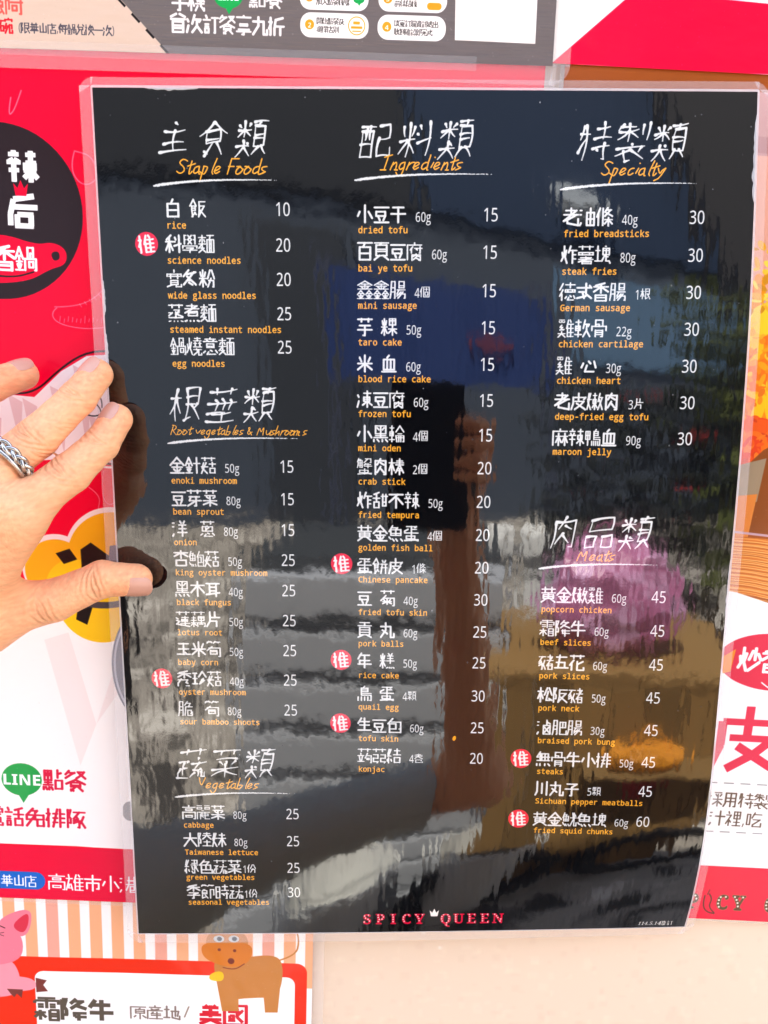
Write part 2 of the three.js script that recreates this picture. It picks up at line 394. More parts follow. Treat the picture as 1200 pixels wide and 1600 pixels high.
function menuPrint() {
  const S = 2048 / 420.9, [c, g] = canvas(Math.round(297 * S), 2048);
  g.fillStyle = '#08090c'; g.fillRect(0, 0, c.width, c.height);
  for (let i = 0; i < 9000; i++) { const v = 7 + rnd() * 10; g.fillStyle = `rgba(${v},${v + 1},${v + 4},0.5)`; g.fillRect(rnd() * c.width, rnd() * c.height, 1 + rnd() * 3, 1 + rnd() * 3); } // chalkboard print
  g.scale(S, S);
  const GOLD = '#f2a630', WHITE = '#dededa';
  const price = (n, x, y, size = 8.3) => { g.save(); g.translate(x, y + 3); g.scale(0.78, 1); g.font = size + 'px sans-serif'; g.textAlign = 'center'; g.fillStyle = WHITE; g.fillText(n, 0, 0); g.restore(); };
  const star = (x, y) => { g.fillStyle = '#e0113c'; g.beginPath(); g.arc(x, y, 5.3, 0, 7); g.fill(); g.save(); g.translate(x, y); g.rotate(-0.1); write(g, '推', -3.7, 0, 7.2, 8, 1.05, { color: '#e8e4e0' }); g.restore(); };
  const item = (x, y, px, cn, wt, n, en, dy, wx) => {
    let e;
    if (cn.includes('_')) { const [a, b] = cn.split('_'); const wide = cn.includes('__') ? 13.5 : 11.3; write(g, a, x, y, 7.25, 8.2, 0.92, { color: WHITE, gap: 0.42 }); e = write(g, cn.replace(/.*_/, ''), x + wide, y, 7.25, 8.2, 0.92, { color: WHITE, gap: 0.42 }); } else e = write(g, cn, x, y, 7.2, 8.2, 0.92, { gap: 0.38, color: WHITE });
    if (wt) {
      let tx = wx ?? e + 3.8; const num = wt.match(/^\d+g?/)[0], han = wt.slice(num.length);
      g.save(); g.translate(tx, y + 3.1); g.scale(0.74, 1); g.font = '6px sans-serif'; g.fillStyle = WHITE; g.fillText(num, 0, 0); tx += g.measureText(num).width * 0.74; g.restore();
      if (han) write(g, han, tx + 0.2, y + 0.9, 4.3, 4.9, 0.5, { color: WHITE });
    }
    price(n, px, y);
    g.save(); g.translate(x + 0.4, y + dy + 1.3); g.font = '4.15px monospace'; g.fillStyle = g.strokeStyle = GOLD; g.lineWidth = 0.2; g.scale(0.92, 1); g.fillText(en, 0, 0); g.strokeText(en, 0, 0); g.restore();
  };
  const chalk = (x, x2, y) => { // an underline drawn with a piece of chalk
    const n = 260; g.fillStyle = WHITE;
    for (let i = 0; i < n; i++) { const t = i / n, px = x + (x2 - x) * t, py = y + 2.6 * Math.pow(1 - t, 3) - 0.4 - 1.1 * t * (1 - t), w = (0.95 - 0.75 * t) * Math.min(1, 0.5 + t * 12);
      if (t > 0.72 && rnd() < (t - 0.72) * 2.6) continue;
      g.beginPath(); g.ellipse(px, py + (rnd() - 0.5) * 0.2, 0.3, w * (0.8 + rnd() * 0.35) * 0.72, 0, 0, 7); g.fill(); }
  };
  const head = (cn, x, y, step, size, en, ex, ey, esize, pen, ux, ux2, uy) => { brush(g, cn, x, y, size, size * 1.12, 0.92, step, WHITE); hand(g, en, ex, ey, esize, pen, GOLD); chalk(ux, ux2, uy); };
  head('主食類', 29, 21, 17.4, 13.6, 'Staple Foods', 36, 36, 9.4, 0.62, 25.5, 82, 39);
  head('根莖類', 29, 139.5, 17.6, 14.6, 'Root vegetables & Mushrooms', 28, 153.6, 6.4, 0.46, 27, 90, 155.6);
  head('蔬菜類', 25.5, 322.5, 17.3, 14.6, 'Vegetables', 34, 336.4, 8.6, 0.6, 23, 86, 339.2);
  head('配料類', 119, 21, 18.2, 14.6, 'Ingredients', 128.5, 34, 9.2, 0.62, 117, 180, 36.3);
  head('特製類', 217.5, 22, 16.8, 14.6, 'Specialty', 228, 36.4, 9.2, 0.62, 210, 272, 40.2);
  head('肉品類', 210.5, 199.5, 17, 14.6, 'Meats', 224.5, 213.2, 8.6, 0.6, 206.5, 263, 215.2);
  // left column
  const L = (y, cn, wt, n, en, x = 27, dy = 7.4, wx) => item(x, y, 84, cn, wt, n, en, dy, wx);
  L(50.7, '白_飯', '', '10', 'rice', 30.2); L(66.3, '科學麵', '', '20', 'science noodles', 29.8, 7.2); L(81.6, '寬冬粉', '', '20', 'wide glass noodles', 29.6, 7.5);
  L(97.1, '蒸煮麵', '', '25', 'steamed instant noodles', 29.7, 7.5); L(112.3, '鍋燒意麵', '', '25', 'egg noodles', 30.2, 8);
  L(168.3, '金針菇', '50g', '15', 'enoki mushroom', 27.4); L(184.2, '豆芽菜', '80g', '15', 'bean sprout', 27.6, 6.8); L(199.4, '洋__蔥', '80g', '15', 'onion', 27.5, 6.8);
  L(214.4, '杏鮑菇', '50g', '25', 'king oyster mushroom', 27.5, 6.9); L(229.7, '黑木耳', '40g', '25', 'black fungus', 27.5, 6.9); L(245.2, '蓮藕片', '50g', '25', 'lotus root', 27.2, 6.9);
  L(260.8, '玉米筍', '50g', '25', 'baby corn', 26.9, 7); L(276.4, '秀珍菇', '40g', '25', 'oyster mushroom', 26.7, 7.2); L(292.5, '脆__筍', '80g', '25', 'sour bamboo shoots', 26.6, 7.2);
  L(349.9, '高麗菜', '80g', '25', 'cabbage', 26.2, 7.2); L(365.6, '大陸妹', '80g', '25', 'Taiwanese lettuce', 26.3, 7.2); L(381.2, '綠色蔬菜', '1份', '25', 'green vegetables', 26.4, 6.2, 57); L(395.9, '季節時蔬', '1份', '30', 'seasonal vegetables', 26.9, 6.2, 57.4);
  // middle column
  const C = (y, cn, wt, n, en, dy = 7) => item(118, y, 178.8, cn, wt, n, en, dy);
  C(53, '小豆干', '60g', '15', 'dried tofu'); C(69.4, '百頁豆腐', '60g', '15', 'bai ye tofu', 7.4); C(86.5, '鑫鑫腸', '4個', '15', 'mini sausage'); C(103.2, '芋_粿', '50g', '15', 'taro cake'); C(119.9, '米_血', '60g', '15', 'blood rice cake');
  C(136.4, '凍豆腐', '60g', '15', 'frozen tofu', 6.8); C(152.6, '小黑輪', '4個', '15', 'mini oden', 6.8); C(168.3, '蟹肉棒', '2個', '20', 'crab stick', 7.2); C(184.5, '炸甜不辣', '50g', '20', 'fried tempura', 7.3); C(200.8, '黃金魚蛋', '4個', '20', 'golden fish ball', 7.1);
  C(217.1, '蛋餅皮', '1條', '20', 'Chinese pancake', 7); C(233.3, '豆_菊', '40g', '30', 'fried tofu skin', 7.3); C(249.8, '貢_丸', '60g', '25', 'pork balls', 7); C(265.8, '年_糕', '50g', '25', 'rice cake', 7.7); C(283.2, '鳥_蛋', '4顆', '30', 'quail egg', 7.2); C(300.2, '生豆包', '60g', '25', 'tofu skin', 7.2); C(316.9, '蒟蒻結', '4卷', '20', 'konjac', 7.4);
  // right column
  const R = (y, cn, wt, n, en, x, px, dy = 7) => item(x, y, px, cn, wt, n, en, dy);
  R(54.3, '老油條', '40g', '30', 'fried breadsticks', 211.6, 271.8, 7.4); R(70.9, '炸薯塊', '80g', '30', 'steak fries', 211.3, 271.8, 7.3); R(87.4, '德式香腸', '1根', '30', 'German sausage', 211.1, 271.7, 7.1); R(103.7, '雞軟骨', '22g', '30', 'chicken cartilage', 210.9, 271.6); R(120.5, '雞_心', '30g', '30', 'chicken heart', 210.7, 271.5); R(137, '老皮嫩肉', '3片', '30', 'deep-fried egg tofu', 210.5, 271.6); R(153.7, '麻辣鴨血', '90g', '30', 'maroon jelly', 210.2, 271.5, 6.8);
  R(230.4, '黃金嫩雞', '60g', '45', 'popcorn chicken', 208, 264.8, 7.4); R(247.4, '霜降牛', '60g', '45', 'beef slices', 208.1, 265.3, 7.2); R(265, '豬五花', '60g', '45', 'pork slices', 208.3, 265.8, 7); R(282.2, '松阪豬', '50g', '45', 'pork neck', 208.5, 265.5, 7); R(299.4, '滷肥腸', '30g', '45', 'braised pork bung', 208.9, 265.6, 7.2); R(316.6, '無骨牛小排', '50g', '45', 'steaks', 209.1, 265.5, 6.8); R(333, '川丸子', '5顆', '45', 'Sichuan pepper meatballs', 209.1, 265.1, 7.2); R(350.4, '黃金魷魚塊', '60g', '60', 'fried squid chunks', 209, 265.2, 6.8);
  for (const [x, y] of [[21.1, 66.4], [18.9, 276.5], [110.3, 216.2], [109.8, 265.6], [109.3, 299.4], [201.4, 316.7], [201.5, 350.6]]) star(x, y);
  marquee(g, 'SPICY QUEEN', 120, 412.6, 6.6, 7.05, '#d5123a', '#ffd9d0');
  crown(g, 159.1, 408.6, 5, '#fff6ea');
  g.fillStyle = '#e8e4dc'; g.font = 'italic 3.2px serif'; g.fillText('114.5.14', 270.4, 418.8); write(g, '修訂', 282.6, 417.7, 3.5, 3.3, 0.32, { color: '#e8e4dc', gap: 0.4 });
  g.fillStyle = '#e89a20'; g.beginPath(); g.ellipse(167.3, 306.5, 0.9, 1.4, 0.3, 0, 7); g.fill(); // a splash of sauce
  for (let i = 0; i < 420; i++) { const a = rnd(); g.fillStyle = `rgba(255,255,255,${0.12 + 0.5 * a * a * a})`; const r = 0.1 + rnd() * 0.22; g.beginPath(); g.ellipse(rnd() * 297, 420 * Math.pow(rnd(), 1.5), r, r * (0.6 + rnd()), 0, 0, 7); g.fill(); } // dust
  g.strokeStyle = 'rgba(230,235,240,0.28)'; for (let i = 0; i < 26; i++) { const x = rnd() * 290, y = rnd() * 415, a = rnd() * 7; g.lineWidth = 0.1; g.beginPath(); g.moveTo(x, y); g.lineTo(x + Math.cos(a) * (2 + rnd() * 5), y + Math.sin(a) * 2); g.stroke(); } // hair scratches
  return texture(c);
}
function crown(g, x, y, w, color) { g.fillStyle = color; g.beginPath(); [[-0.5, -0.3], [-0.22, 0.02], [0, -0.5], [0.22, 0.02], [0.5, -0.3], [0.36, 0.5], [-0.36, 0.5]].forEach(([a, b], i) => g[i ? 'lineTo' : 'moveTo'](x + a * w, y + b * w)); g.fill(); }

// uneven plastic: long shallow ripples along the pouch and a fine grain
const ripple = heights(900, 1272, (i, j) => {
  const x = i / 900 * 297, y = j / 1272 * 421;
  return 0.5 + 0.5 * fbm(x / 5, y / 30, 3, 2) + 0.55 * fbm(x / 16 + 40, y / 13, 8, 2) + 0.16 * fbm(x / 3.2, y / 6.5, 21, 2) + 0.02 * noise.noise(x / 0.7, y / 0.9, 5);
});
const hazy = (opacity, rough = 0.18) => new THREE.MeshPhysicalMaterial({ color: rgb(0.86, 0.83, 0.84), transparent: true, opacity, roughness: rough, ior: 1.5 });
const film = { pouch: hazy(0.1), seal: hazy(0.4, 0.3), pocket: hazy(0.5, 0.25), clear: hazy(0.06, 0.1), veil: hazy(0.1) };

// the clear rim of a pouch round a sheet (x0, y0, x1, y1 in metres), following the surface zf: a closed band of plastic with rounded corners
function rim(x0, y0, x1, y1, [l, b, r, t], radius, thick, zf) {
  const loop = [], N = 40, K = 9; // pairs: inner point, outer point
  const side = (ax, ay, bx, by, ox, oy) => { for (let i = 0; i <= N; i++) { const s = i / N; loop.push([ax + (bx - ax) * s, ay + (by - ay) * s, ax + (bx - ax) * s + ox, ay + (by - ay) * s + oy]); } };
  const corner = (x, y, ox, oy, a0) => { const R = Math.min(radius, Math.abs(ox) * 1.9, Math.abs(oy) * 1.9), cx = x + ox - Math.sign(ox) * R, cy = y + oy - Math.sign(oy) * R; for (let i = 0; i <= K; i++) { const a = a0 + (i / K) * Math.PI / 2; loop.push([x, y, cx + Math.cos(a) * R, cy + Math.sin(a) * R]); } };
  const fits = (v) => Math.max(v, 1e-5);
  l = fits(l); r = fits(r); b = fits(b); t = fits(t);
  side(x0, y0, x1, y0, 0, -b); corner(x1, y0, r, -b, -Math.PI / 2); side(x1, y0, x1, y1, r, 0); corner(x1, y1, r, t, 0);
  side(x1, y1, x0, y1, 0, t); corner(x0, y1, -l, t, Math.PI / 2); side(x0, y1, x0, y0, -l, 0); corner(x0, y0, -l, -b, Math.PI);
  const p = [], ix = [], M = loop.length, at = (k, f, d) => { const [ax, ay, bx, by] = loop[k], x = ax + (bx - ax) * f, y = ay + (by - ay) * f; return [x, y, zf(x, y) + d]; };
  const rows = [[0, 0], [0.5, 0], [1, 0], [1, -thick], [0.5, -thick], [0, -thick]];
  for (let k = 0; k < M; k++) for (const [f, d] of rows) p.push(...at(k, f, d));
  for (let k = 0; k < M; k++) { const a = k * 6, c = ((k + 1) % M) * 6; for (let q = 0; q < 6; q++) { const n = (q + 1) % 6; ix.push(a + q, a + n, c + n, a + q, c + n, c + q); } }
  const g = new THREE.BufferGeometry(); g.setAttribute('position', new THREE.Float32BufferAttribute(p, 3)); g.setIndex(ix);
  const flat = g.toNonIndexed(); flat.computeVertexNormals(); return flat;
}
{
  const menu = thing('menu', 'glossy black laminated menu sheet with white and orange lettering held by a hand', 'menu');
  const front = surface(72, 100, (u, v) => { const x = (u - 0.5) * MW, y = (v - 0.5) * MH; return [x, y, menuZ(x, y)]; });
  const back = surface(36, 50, (u, v) => { const x = (0.5 - u) * MW, y = (v - 0.5) * MH; return [x, y, menuZ(x, y) - 0.0007]; });
  mesh('printed_sheet', front, new THREE.MeshPhysicalMaterial({ map: menuPrint(), roughness: 0.05, anisotropy: 0.5, anisotropyRotation: Math.PI / 2, ior: 1.85, bumpMap: ripple, bumpScale: 0.00008 }), menu);
  mesh('back_sheet', back, new THREE.MeshPhysicalMaterial({ color: rgb(0.75, 0.74, 0.72), roughness: 0.3 }), menu);
  const x0 = -MW / 2, x1 = MW / 2, y0 = -MH / 2, y1 = MH / 2;
  // places along the edge where the pouch has come off the sheet: silvery pockets of air
  const pocket = (ax, ay, bx, by, depth) => { const n = [-(by - ay), bx - ax], l = Math.hypot(...n); mesh('air_pocket', surface(40, 4, (u, v) => { const d = depth * Math.sin(Math.PI * u) ** 0.5 * (0.55 + 0.9 * Math.abs(noise.noise(u * 6, ax * 50, 3))) * v, x = ax + (bx - ax) * u + (n[0] / l) * d, y = ay + (by - ay) * u + (n[1] / l) * d; return [x, y, menuZ(x, y) + 0.0002 + 0.00025 * Math.sin(Math.PI * v)]; }), film.pocket, menu); };
  pocket(-0.1255, MH / 2, -0.101, MH / 2, -0.0013); pocket(MW / 2, 0.162, MW / 2, 0.201, 0.0016); pocket(-MW / 2, 0.128, -MW / 2, 0.112, 0.0011); pocket(-MW / 2, 0.104, -MW / 2, 0.087, 0.0012); pocket(MW / 2, -0.03, MW / 2, 0.0, 0.0007);
  const seal = mesh('pouch_seam', rim(x0, y0, x1, y1, [0.0007, 0.0004, 0.0008, 0.001], 0.001, 0.0008, (x, y) => menuZ(x, y) + 0.00015 + 0.0002 * noise.noise(x * 50, y * 50, 7)), film.seal, menu);
  mesh('pouch_rim', rim(x0 - 0.0007, y0 - 0.0004, x1 + 0.0008, y1 + 0.001, [0.0052, 0.0052, 0.0042, 0.0034], 0.008, 0.0004, (x, y) => menuZ(x, y) + 0.0005 * fbm(x * 40, y * 40, 5, 2)), film.pouch, menu);
}
// ------------------------------------------------------------------ the wall and what is stuck on it
{
  const [c, g] = canvas(512, 512); g.fillStyle = '#edd5bb'; g.fillRect(0, 0, 512, 512);
  for (let i = 0; i < 5000; i++) { const v = rnd(); g.fillStyle = v < 0.5 ? 'rgba(255,240,215,0.10)' : 'rgba(200,172,138,0.08)'; g.fillRect(rnd() * 512, rnd() * 512, 1 + rnd() * 4, 1 + rnd() * 4); }
  for (let i = 0; i < 40; i++) { g.fillStyle = 'rgba(255,252,245,0.7)'; g.fillRect(rnd() * 512, rnd() * 512, 1.5, 1.5); }
  const t = texture(c); t.wrapS = t.wrapT = THREE.RepeatWrapping; t.repeat.set(8, 6);
  const w = mesh('wall', new THREE.BoxGeometry(5, 3.2, 0.3), new THREE.MeshPhysicalMaterial({ map: t, roughness: 0.42, bumpMap: heights(256, 256, (i, j) => 0.5 + 0.5 * fbm(i / 30, j / 30, 4, 3)), bumpScale: 0.0006 }));
  w.position.set(0, 0.05, -0.1655); structure(w);
}
// A printed sheet in a pouch. The drawing works in millimetres from the sheet's top left; T turns a place on the wall (mm) into that frame.
function poster(name, label, category, { angle, ox, oy, x0, y0, x1, y1, z, S, pouch, gloss = 0.17, dip = 0 }, draw) {
  const a = THREE.MathUtils.degToRad(angle), ca = Math.cos(a), sa = Math.sin(a), o = thing(name, label, category, [ox / 1000, oy / 1000, z], a);
  const T = (x, y) => [(x - ox) * ca + (y - oy) * sa - x0, y1 + (x - ox) * sa - (y - oy) * ca];
  const [c, g] = canvas(Math.round((x1 - x0) * S), Math.round((y1 - y0) * S)); g.scale(S, S);
  const poly = (color, ...pts) => { g.fillStyle = color; g.beginPath(); pts.forEach((p, i) => g[i ? 'lineTo' : 'moveTo'](...T(...p))); g.fill(); };
  draw(g, T, poly, x1 - x0, y1 - y0);
  for (let i = 0; i < 700; i++) { g.fillStyle = rnd() < 0.5 ? 'rgba(255,255,255,0.10)' : 'rgba(90,60,50,0.06)'; g.fillRect(rnd() * (x1 - x0), rnd() * (y1 - y0), 0.2 + rnd() * 0.5, 0.2 + rnd() * 0.5); }
  const wave = (x, y) => 0.00022 * noise.noise(x * 22, y * 22, z * 900) - 0.0001;
  const w = (x1 - x0) / 1000, h = (y1 - y0) / 1000;
  const bump = heights(256, 256, (i, j) => 0.5 + 0.5 * fbm(i / 24 + z * 3000, j / 40, 6, 3));
  mesh('printed_sheet', surface(40, 40, (u, v) => { const x = x0 / 1000 + u * w, y = y0 / 1000 + v * h; return [x, y, wave(x, y)]; }), new THREE.MeshPhysicalMaterial({ map: texture(c), roughness: gloss, ior: 1.36, bumpMap: bump, bumpScale: 0.0008 }), o);
  if (pouch) mesh('pouch_rim', rim(x0 / 1000, y0 / 1000, x1 / 1000, y1 / 1000, pouch.map((v) => v / 1000), 0.009, 0.0003, (x, y) => wave(x, y) + 0.0001), film.veil, o);
  return o;
}
const RED = '#ee0230', INKY = '#2b1f22', CREAM = '#f7ede3', PAPER = '#fbf6f2';
const bubble = (g, x, y, w, h, size) => { g.fillStyle = '#1da24c'; g.beginPath(); g.ellipse(x, y, w, h, 0, 0, 7); g.fill(); g.beginPath(); g.moveTo(x - w * 0.25, y + h * 0.8); g.lineTo(x + w * 0.05, y + h * 1.45); g.lineTo(x + w * 0.4, y + h * 0.8); g.fill(); g.save(); g.translate(x, y + size * 0.36); g.scale(1.08, 1); g.font = 'bold ' + size + 'px sans-serif'; g.textAlign = 'center'; g.fillStyle = '#fff'; g.fillText('LINE', 0, 0); g.restore(); };
const blob = (g, T, color, pts) => { // a closed smooth outline through the given places
  g.fillStyle = color; g.beginPath(); const q = pts.map((p) => T(...p)), mid = (a, b) => [(a[0] + b[0]) / 2, (a[1] + b[1]) / 2]; g.moveTo(...mid(q[q.length - 1], q[0]));
  q.forEach((p, i) => g.quadraticCurveTo(...p, ...mid(p, q[(i + 1) % q.length]))); g.fill();
};
const line = (g, T, color, w, pts) => { g.strokeStyle = color; g.lineWidth = w; g.lineCap = 'round'; g.beginPath(); const q = pts.map((p) => T(...p)); g.moveTo(...q[0]); for (let i = 1; i < q.length - 1; i++) g.quadraticCurveTo(...q[i], (q[i][0] + q[i + 1][0]) / 2, (q[i][1] + q[i + 1][1]) / 2); g.lineTo(...q[q.length - 1]); g.stroke(); };

poster('notice', 'grey and beige ordering notice above the menu with white pill boxes of steps', 'notice', { angle: -1.4, ox: 58.7, oy: 225.2, x0: -300, y0: 0, x1: 0, y1: 60, z: -0.0102, S: 5, pouch: [2, 8.2, 8, 2] }, (g, T, poly, W, H) => {
  g.fillStyle = '#6d6360'; g.fillRect(0, 0, W, H);
  for (let i = 0; i < 2600; i++) { g.fillStyle = rnd() < 0.5 ? 'rgba(150,120,100,0.10)' : 'rgba(60,60,70,0.10)'; g.fillRect(rnd() * W, rnd() * H, 3 + rnd() * 9, 0.25); }
  poly('#d6b9a4', [-260, 260], [-260, 222], [-116.9, 222], [-116.9, 229.6], [-141.5, 256], [-160, 278], [-260, 278]);
  const d = [T(-117, 229.3), T(-142, 255.4)]; g.strokeStyle = '#231d1d'; g.lineWidth = 1; g.setLineDash([5, 4]); g.beginPath(); g.moveTo(...d[0]); g.lineTo(...d[1]); g.stroke(); g.setLineDash([]);
  const put = (s, x, y, w, h, pen, o) => { const [a, b] = T(x, y); write(g, s, a, b, w, h, pen, o); };
  put('即可', -193.5, 248.4, 5.7, 6, 0.95, { color: '#e85a50', gap: 0.2 }); put('碗', -193.2, 240.6, 5.9, 6.2, 1.15, { color: '#d8202e' });
  put('(限華山店,每鍋兌換一次)', -184.6, 239.8, 4.05, 4.5, 0.5, { color: '#4a4550' });
  put('首次訂餐享九折', -115.6, 242.2, 7, 7.8, 1.05, { color: '#efe4de', gap: 0.45 }); put('手機', -114.6, 251.4, 7.4, 8.2, 1.05, { color: '#efe4de' }); put('點餐', -79.4, 252.8, 7.4, 8.2, 1.05, { color: '#efe4de' });
  bubble(g, ...T(-89, 253.4), 6.5, 5.2, 4);
  const pill = (x, y, n, a, b) => { const [u, v] = T(x, y); g.fillStyle = '#fdf3ea'; g.beginPath(); g.roundRect(u, v, 31, 10.4, 4.6); g.fill(); g.fillStyle = '#ef9b22'; g.beginPath(); g.arc(u + 4.2, v + 5, 2.1, 0, 7); g.fill(); g.fillStyle = '#fff'; g.font = '3px sans-serif'; g.fillText(n, u + 3.4, v + 6.1); write(g, a, u + 7.4, v + 3.4, 2.5, 2.8, 0.3, { color: '#4d4542', gap: 0.02 }); write(g, b, u + 7.4, v + 6.9, 2.5, 2.8, 0.3, { color: '#4d4542', gap: 0.02 }); return [u, v]; };
  pill(-56.5, 258.6, '1', '訂購', '加入點餐帳號'); pill(-21, 258, '3', '填寫購', '前往結帳');
  let [u, v] = pill(-56.5, 247.1, '2', '開始點餐及', '選擇店別'); g.strokeStyle = '#ef9b22'; g.lineWidth = 0.45; g.beginPath(); g.arc(u + 25.6, v + 5, 3.7, 0, 7); g.stroke(); g.fillStyle = '#ef9b22'; g.fillRect(u + 23, v + 5.2, 5.2, 1); g.fillRect(u + 24, v + 3.2, 3, 1.2); g.fillRect(u + 23.6, v + 7, 4, 0.5);
  pill(-21.4, 246.3, '4', '填寫訂購資訊送出', '收到確認即完成');
  [u, v] = T(-21, 258); g.fillStyle = '#ef9b22'; g.beginPath(); g.roundRect(u + 22, v + 6.2, 6.6, 3, 1.4); g.fill(); bubble(g, ...T(-30, 252.6), 2.6, 2, 1.5);
  poly('#fdf1e8', [13.5, 278], [13.7, 235.8], [50.4, 234.5], [51, 278]);
});
{ // a strip of clear sticky tape across the foot of the notice
  const tape = mesh('sticky_tape', new RoundedBoxGeometry(0.26, 0.0062, 0.0003, 2, 0.00014), film.clear); tape.position.set(-0.1062, 0.2292, -0.0099); tape.rotation.z = THREE.MathUtils.degToRad(-1.5);
  tag(tape, 'strip of clear sticky tape across the bottom edge of the grey notice', 'tape');
}
poster('red_poster', 'plain red poster with a cream corner, top right above the menu', 'poster', { angle: -2.45, ox: 58.6, oy: 226.9, x0: -60, y0: 0, x1: 190, y1: 70, z: -0.0112, S: 4 }, (g, T, poly, W, H) => {
  g.fillStyle = '#ea0236'; g.fillRect(0, 0, W, H); poly(CREAM, [-10, 227.5], [58.6, 226.9], [96, 258], [180, 340], [-40, 300]); poly(CREAM, [135.5, 254.1], [176, 250.6], [176, 280], [120, 300], [128, 258]);
  g.fillStyle = CREAM; g.beginPath(); g.moveTo(W, H); g.lineTo(W, H - 1.6); g.lineTo(150, H); g.fill();
});
poster('red_poster', 'big red poster with a black round logo and white lower half, behind the hand', 'poster', { angle: -2.2, ox: 55.5, oy: 217.3, x0: -330, y0: -426.5, x1: 0, y1: 10, z: -0.0116, S: 3.9, pouch: [2, 2.2, 5, 2] }, (g, T, poly, W, H) => {
  g.fillStyle = RED; g.fillRect(0, 0, W, H);
  const put = (s, x, y, w, h, pen, o) => { const [a, b] = T(x, y); write(g, s, a, b, w, h, pen, o); };
  // pale line sketches of food in the red
  const sk = 'rgba(255,170,180,0.55)';
  line(g, T, sk, 0.5, [[-176, 117], [-179, 115], [-177, 110], [-165, 107], [-152, 108]]); line(g, T, sk, 0.5, [[-177, 117.5], [-168, 117.5], [-158, 121], [-151, 128]]);
  for (let i = 0; i < 12; i++) line(g, T, sk, 0.35, [[-175 + i * 2, 110 + rnd()], [-174.6 + i * 2, 111.8 + rnd() * 1.5]]);
  for (let i = 0; i < 6; i++) line(g, T, sk, 0.35, [[-165 + i * 2.4, 119 + i * 1.1], [-164 + i * 2.4, 117.5 + i * 1.1]]);
  line(g, T, sk, 0.6, [[-191, 211], [-193, 203], [-190, 205], [-186, 214]]); line(g, T, sk, 0.6, [[-163, 188], [-166, 180], [-160, 172], [-152, 176], [-155, 186], [-163, 188]]);
  // the round logo
  const [cx, cy] = T(-200.5, 160.8); g.fillStyle = INKY; g.beginPath(); g.ellipse(cx, cy, 39.6, 39.8, 0, 0, 7); g.fill();
  put('辣', -195.6, 181.4, 15.2, 15.4, 2.9, { color: PAPER, cap: 'butt' }); put('后', -195.8, 161.6, 14.4, 15, 2.6, { color: PAPER, cap: 'butt' }); crown(g, ...T(-189.4, 171.6), 7, RED);
  blob(g, T, RED, [[-226, 130], [-226, 150], [-200, 151.5], [-184, 146], [-176, 147.5], [-169.5, 144], [-170, 137], [-178, 135], [-188, 129.5], [-205, 128]]);
  blob(g, T, INKY, [[-177.4, 142.6], [-173.4, 143.4], [-172.8, 139.6], [-176.2, 138.4]]); line(g, T, INKY, 0.8, [[-205, 132], [-196, 130.8], [-186, 133.6]]);
  put('香鍋', -204.6, 140.2, 10.2, 11.4, 1.5, { color: PAPER });
  // a white folded shape outlined in black
  poly('#fbe9e4', [-232, 62], [-205, 76], [-190, 74.5], [-176, 87], [-163, 94.4], [-140, 96], [-140, 42], [-160, 42], [-232, 36]);
  for (const [a, b, c, d] of [[-203, -196, 76, 50], [-196, -189, 74, 44], [-182, -174, 80, 46], [-170, -162, 90, 44], [-164, -156, 66, 42], [-215, -207, 68, 40]]) poly('#e9c3bf', [a, c], [b, c - 4], [(a + b) / 2 + 1, d]);
  line(g, T, '#1d1517', 0.9, [[-232, 60], [-206, 76.5], [-190, 76], [-176, 88.6], [-163, 96.4], [-150, 96.9], [-140, 96]]);
  line(g, T, '#1d1517', 0.6, [[-166, 66.5], [-162, 65], [-158, 66]]); line(g, T, '#1d1517', 0.6, [[-161, 72.5], [-158, 69.6], [-157.6, 67]]); line(g, T, '#1d1517', 0.6, [[-158, 76], [-156.8, 72.6], [-157, 69.5]]);
  poly(RED, [-232, 40], [-176, 44.2], [-140, 41], [-140, -60], [-232, -60]); line(g, T, '#1d1517', 0.9, [[-178, 44.6], [-160, 41.5], [-140, 41.5]]); line(g, T, PAPER, 1.1, [[-178, 42.8], [-160, 39.8], [-140, 39.8]]);
  line(g, T, sk, 0.5, [[-158, 38], [-160, 28], [-157, 20], [-150, 24]]); line(g, T, sk, 0.5, [[-166, 30], [-160, 26], [-162, 18]]); line(g, T, sk, 0.4, [[-190, 6], [-180, 3.5], [-168, 5]]);
  // white lower half with faint folds
  blob(g, T, PAPER, [[-250, -20], [-190, -40], [-172, -36], [-140, -50], [-60, -60], [10, -60], [10, -172], [-100, -172], [-250, -164]]); poly(PAPER, [-250, -30], [60, -60], [60, -176], [-250, -165]);
  poly('#f6e8e4', [-193.8, -50], [-181, -46], [-169.5, -96.5], [-179.4, -120]); poly('#f6e9e5', [-160, -70], [-152, -72], [-169.5, -96.5]);
  // a yellow flower with bold black strokes
  for (const [x, y, r] of [[-155.5, -6, 24.5], [-184.8, -13, 17.6], [-163.5, -29, 23.8], [-176, -22, 16]]) { g.fillStyle = '#fbe4dc'; g.beginPath(); g.arc(...T(x, y + 1.4), r, 0, 7); if (y > -20) g.fill(); }
  for (const [x, y, r] of [[-155.5, -6, 23.2], [-184.8, -13, 16.2]]) { g.fillStyle = '#fab01a'; g.beginPath(); g.arc(...T(x, y), r, 0, 7); g.fill(); }
  for (const [x, y, r] of [[-163.5, -29, 22.4], [-176, -22, 15]]) { g.fillStyle = '#fdca1e'; g.beginPath(); g.arc(...T(x, y), r, 0, 7); g.fill(); }
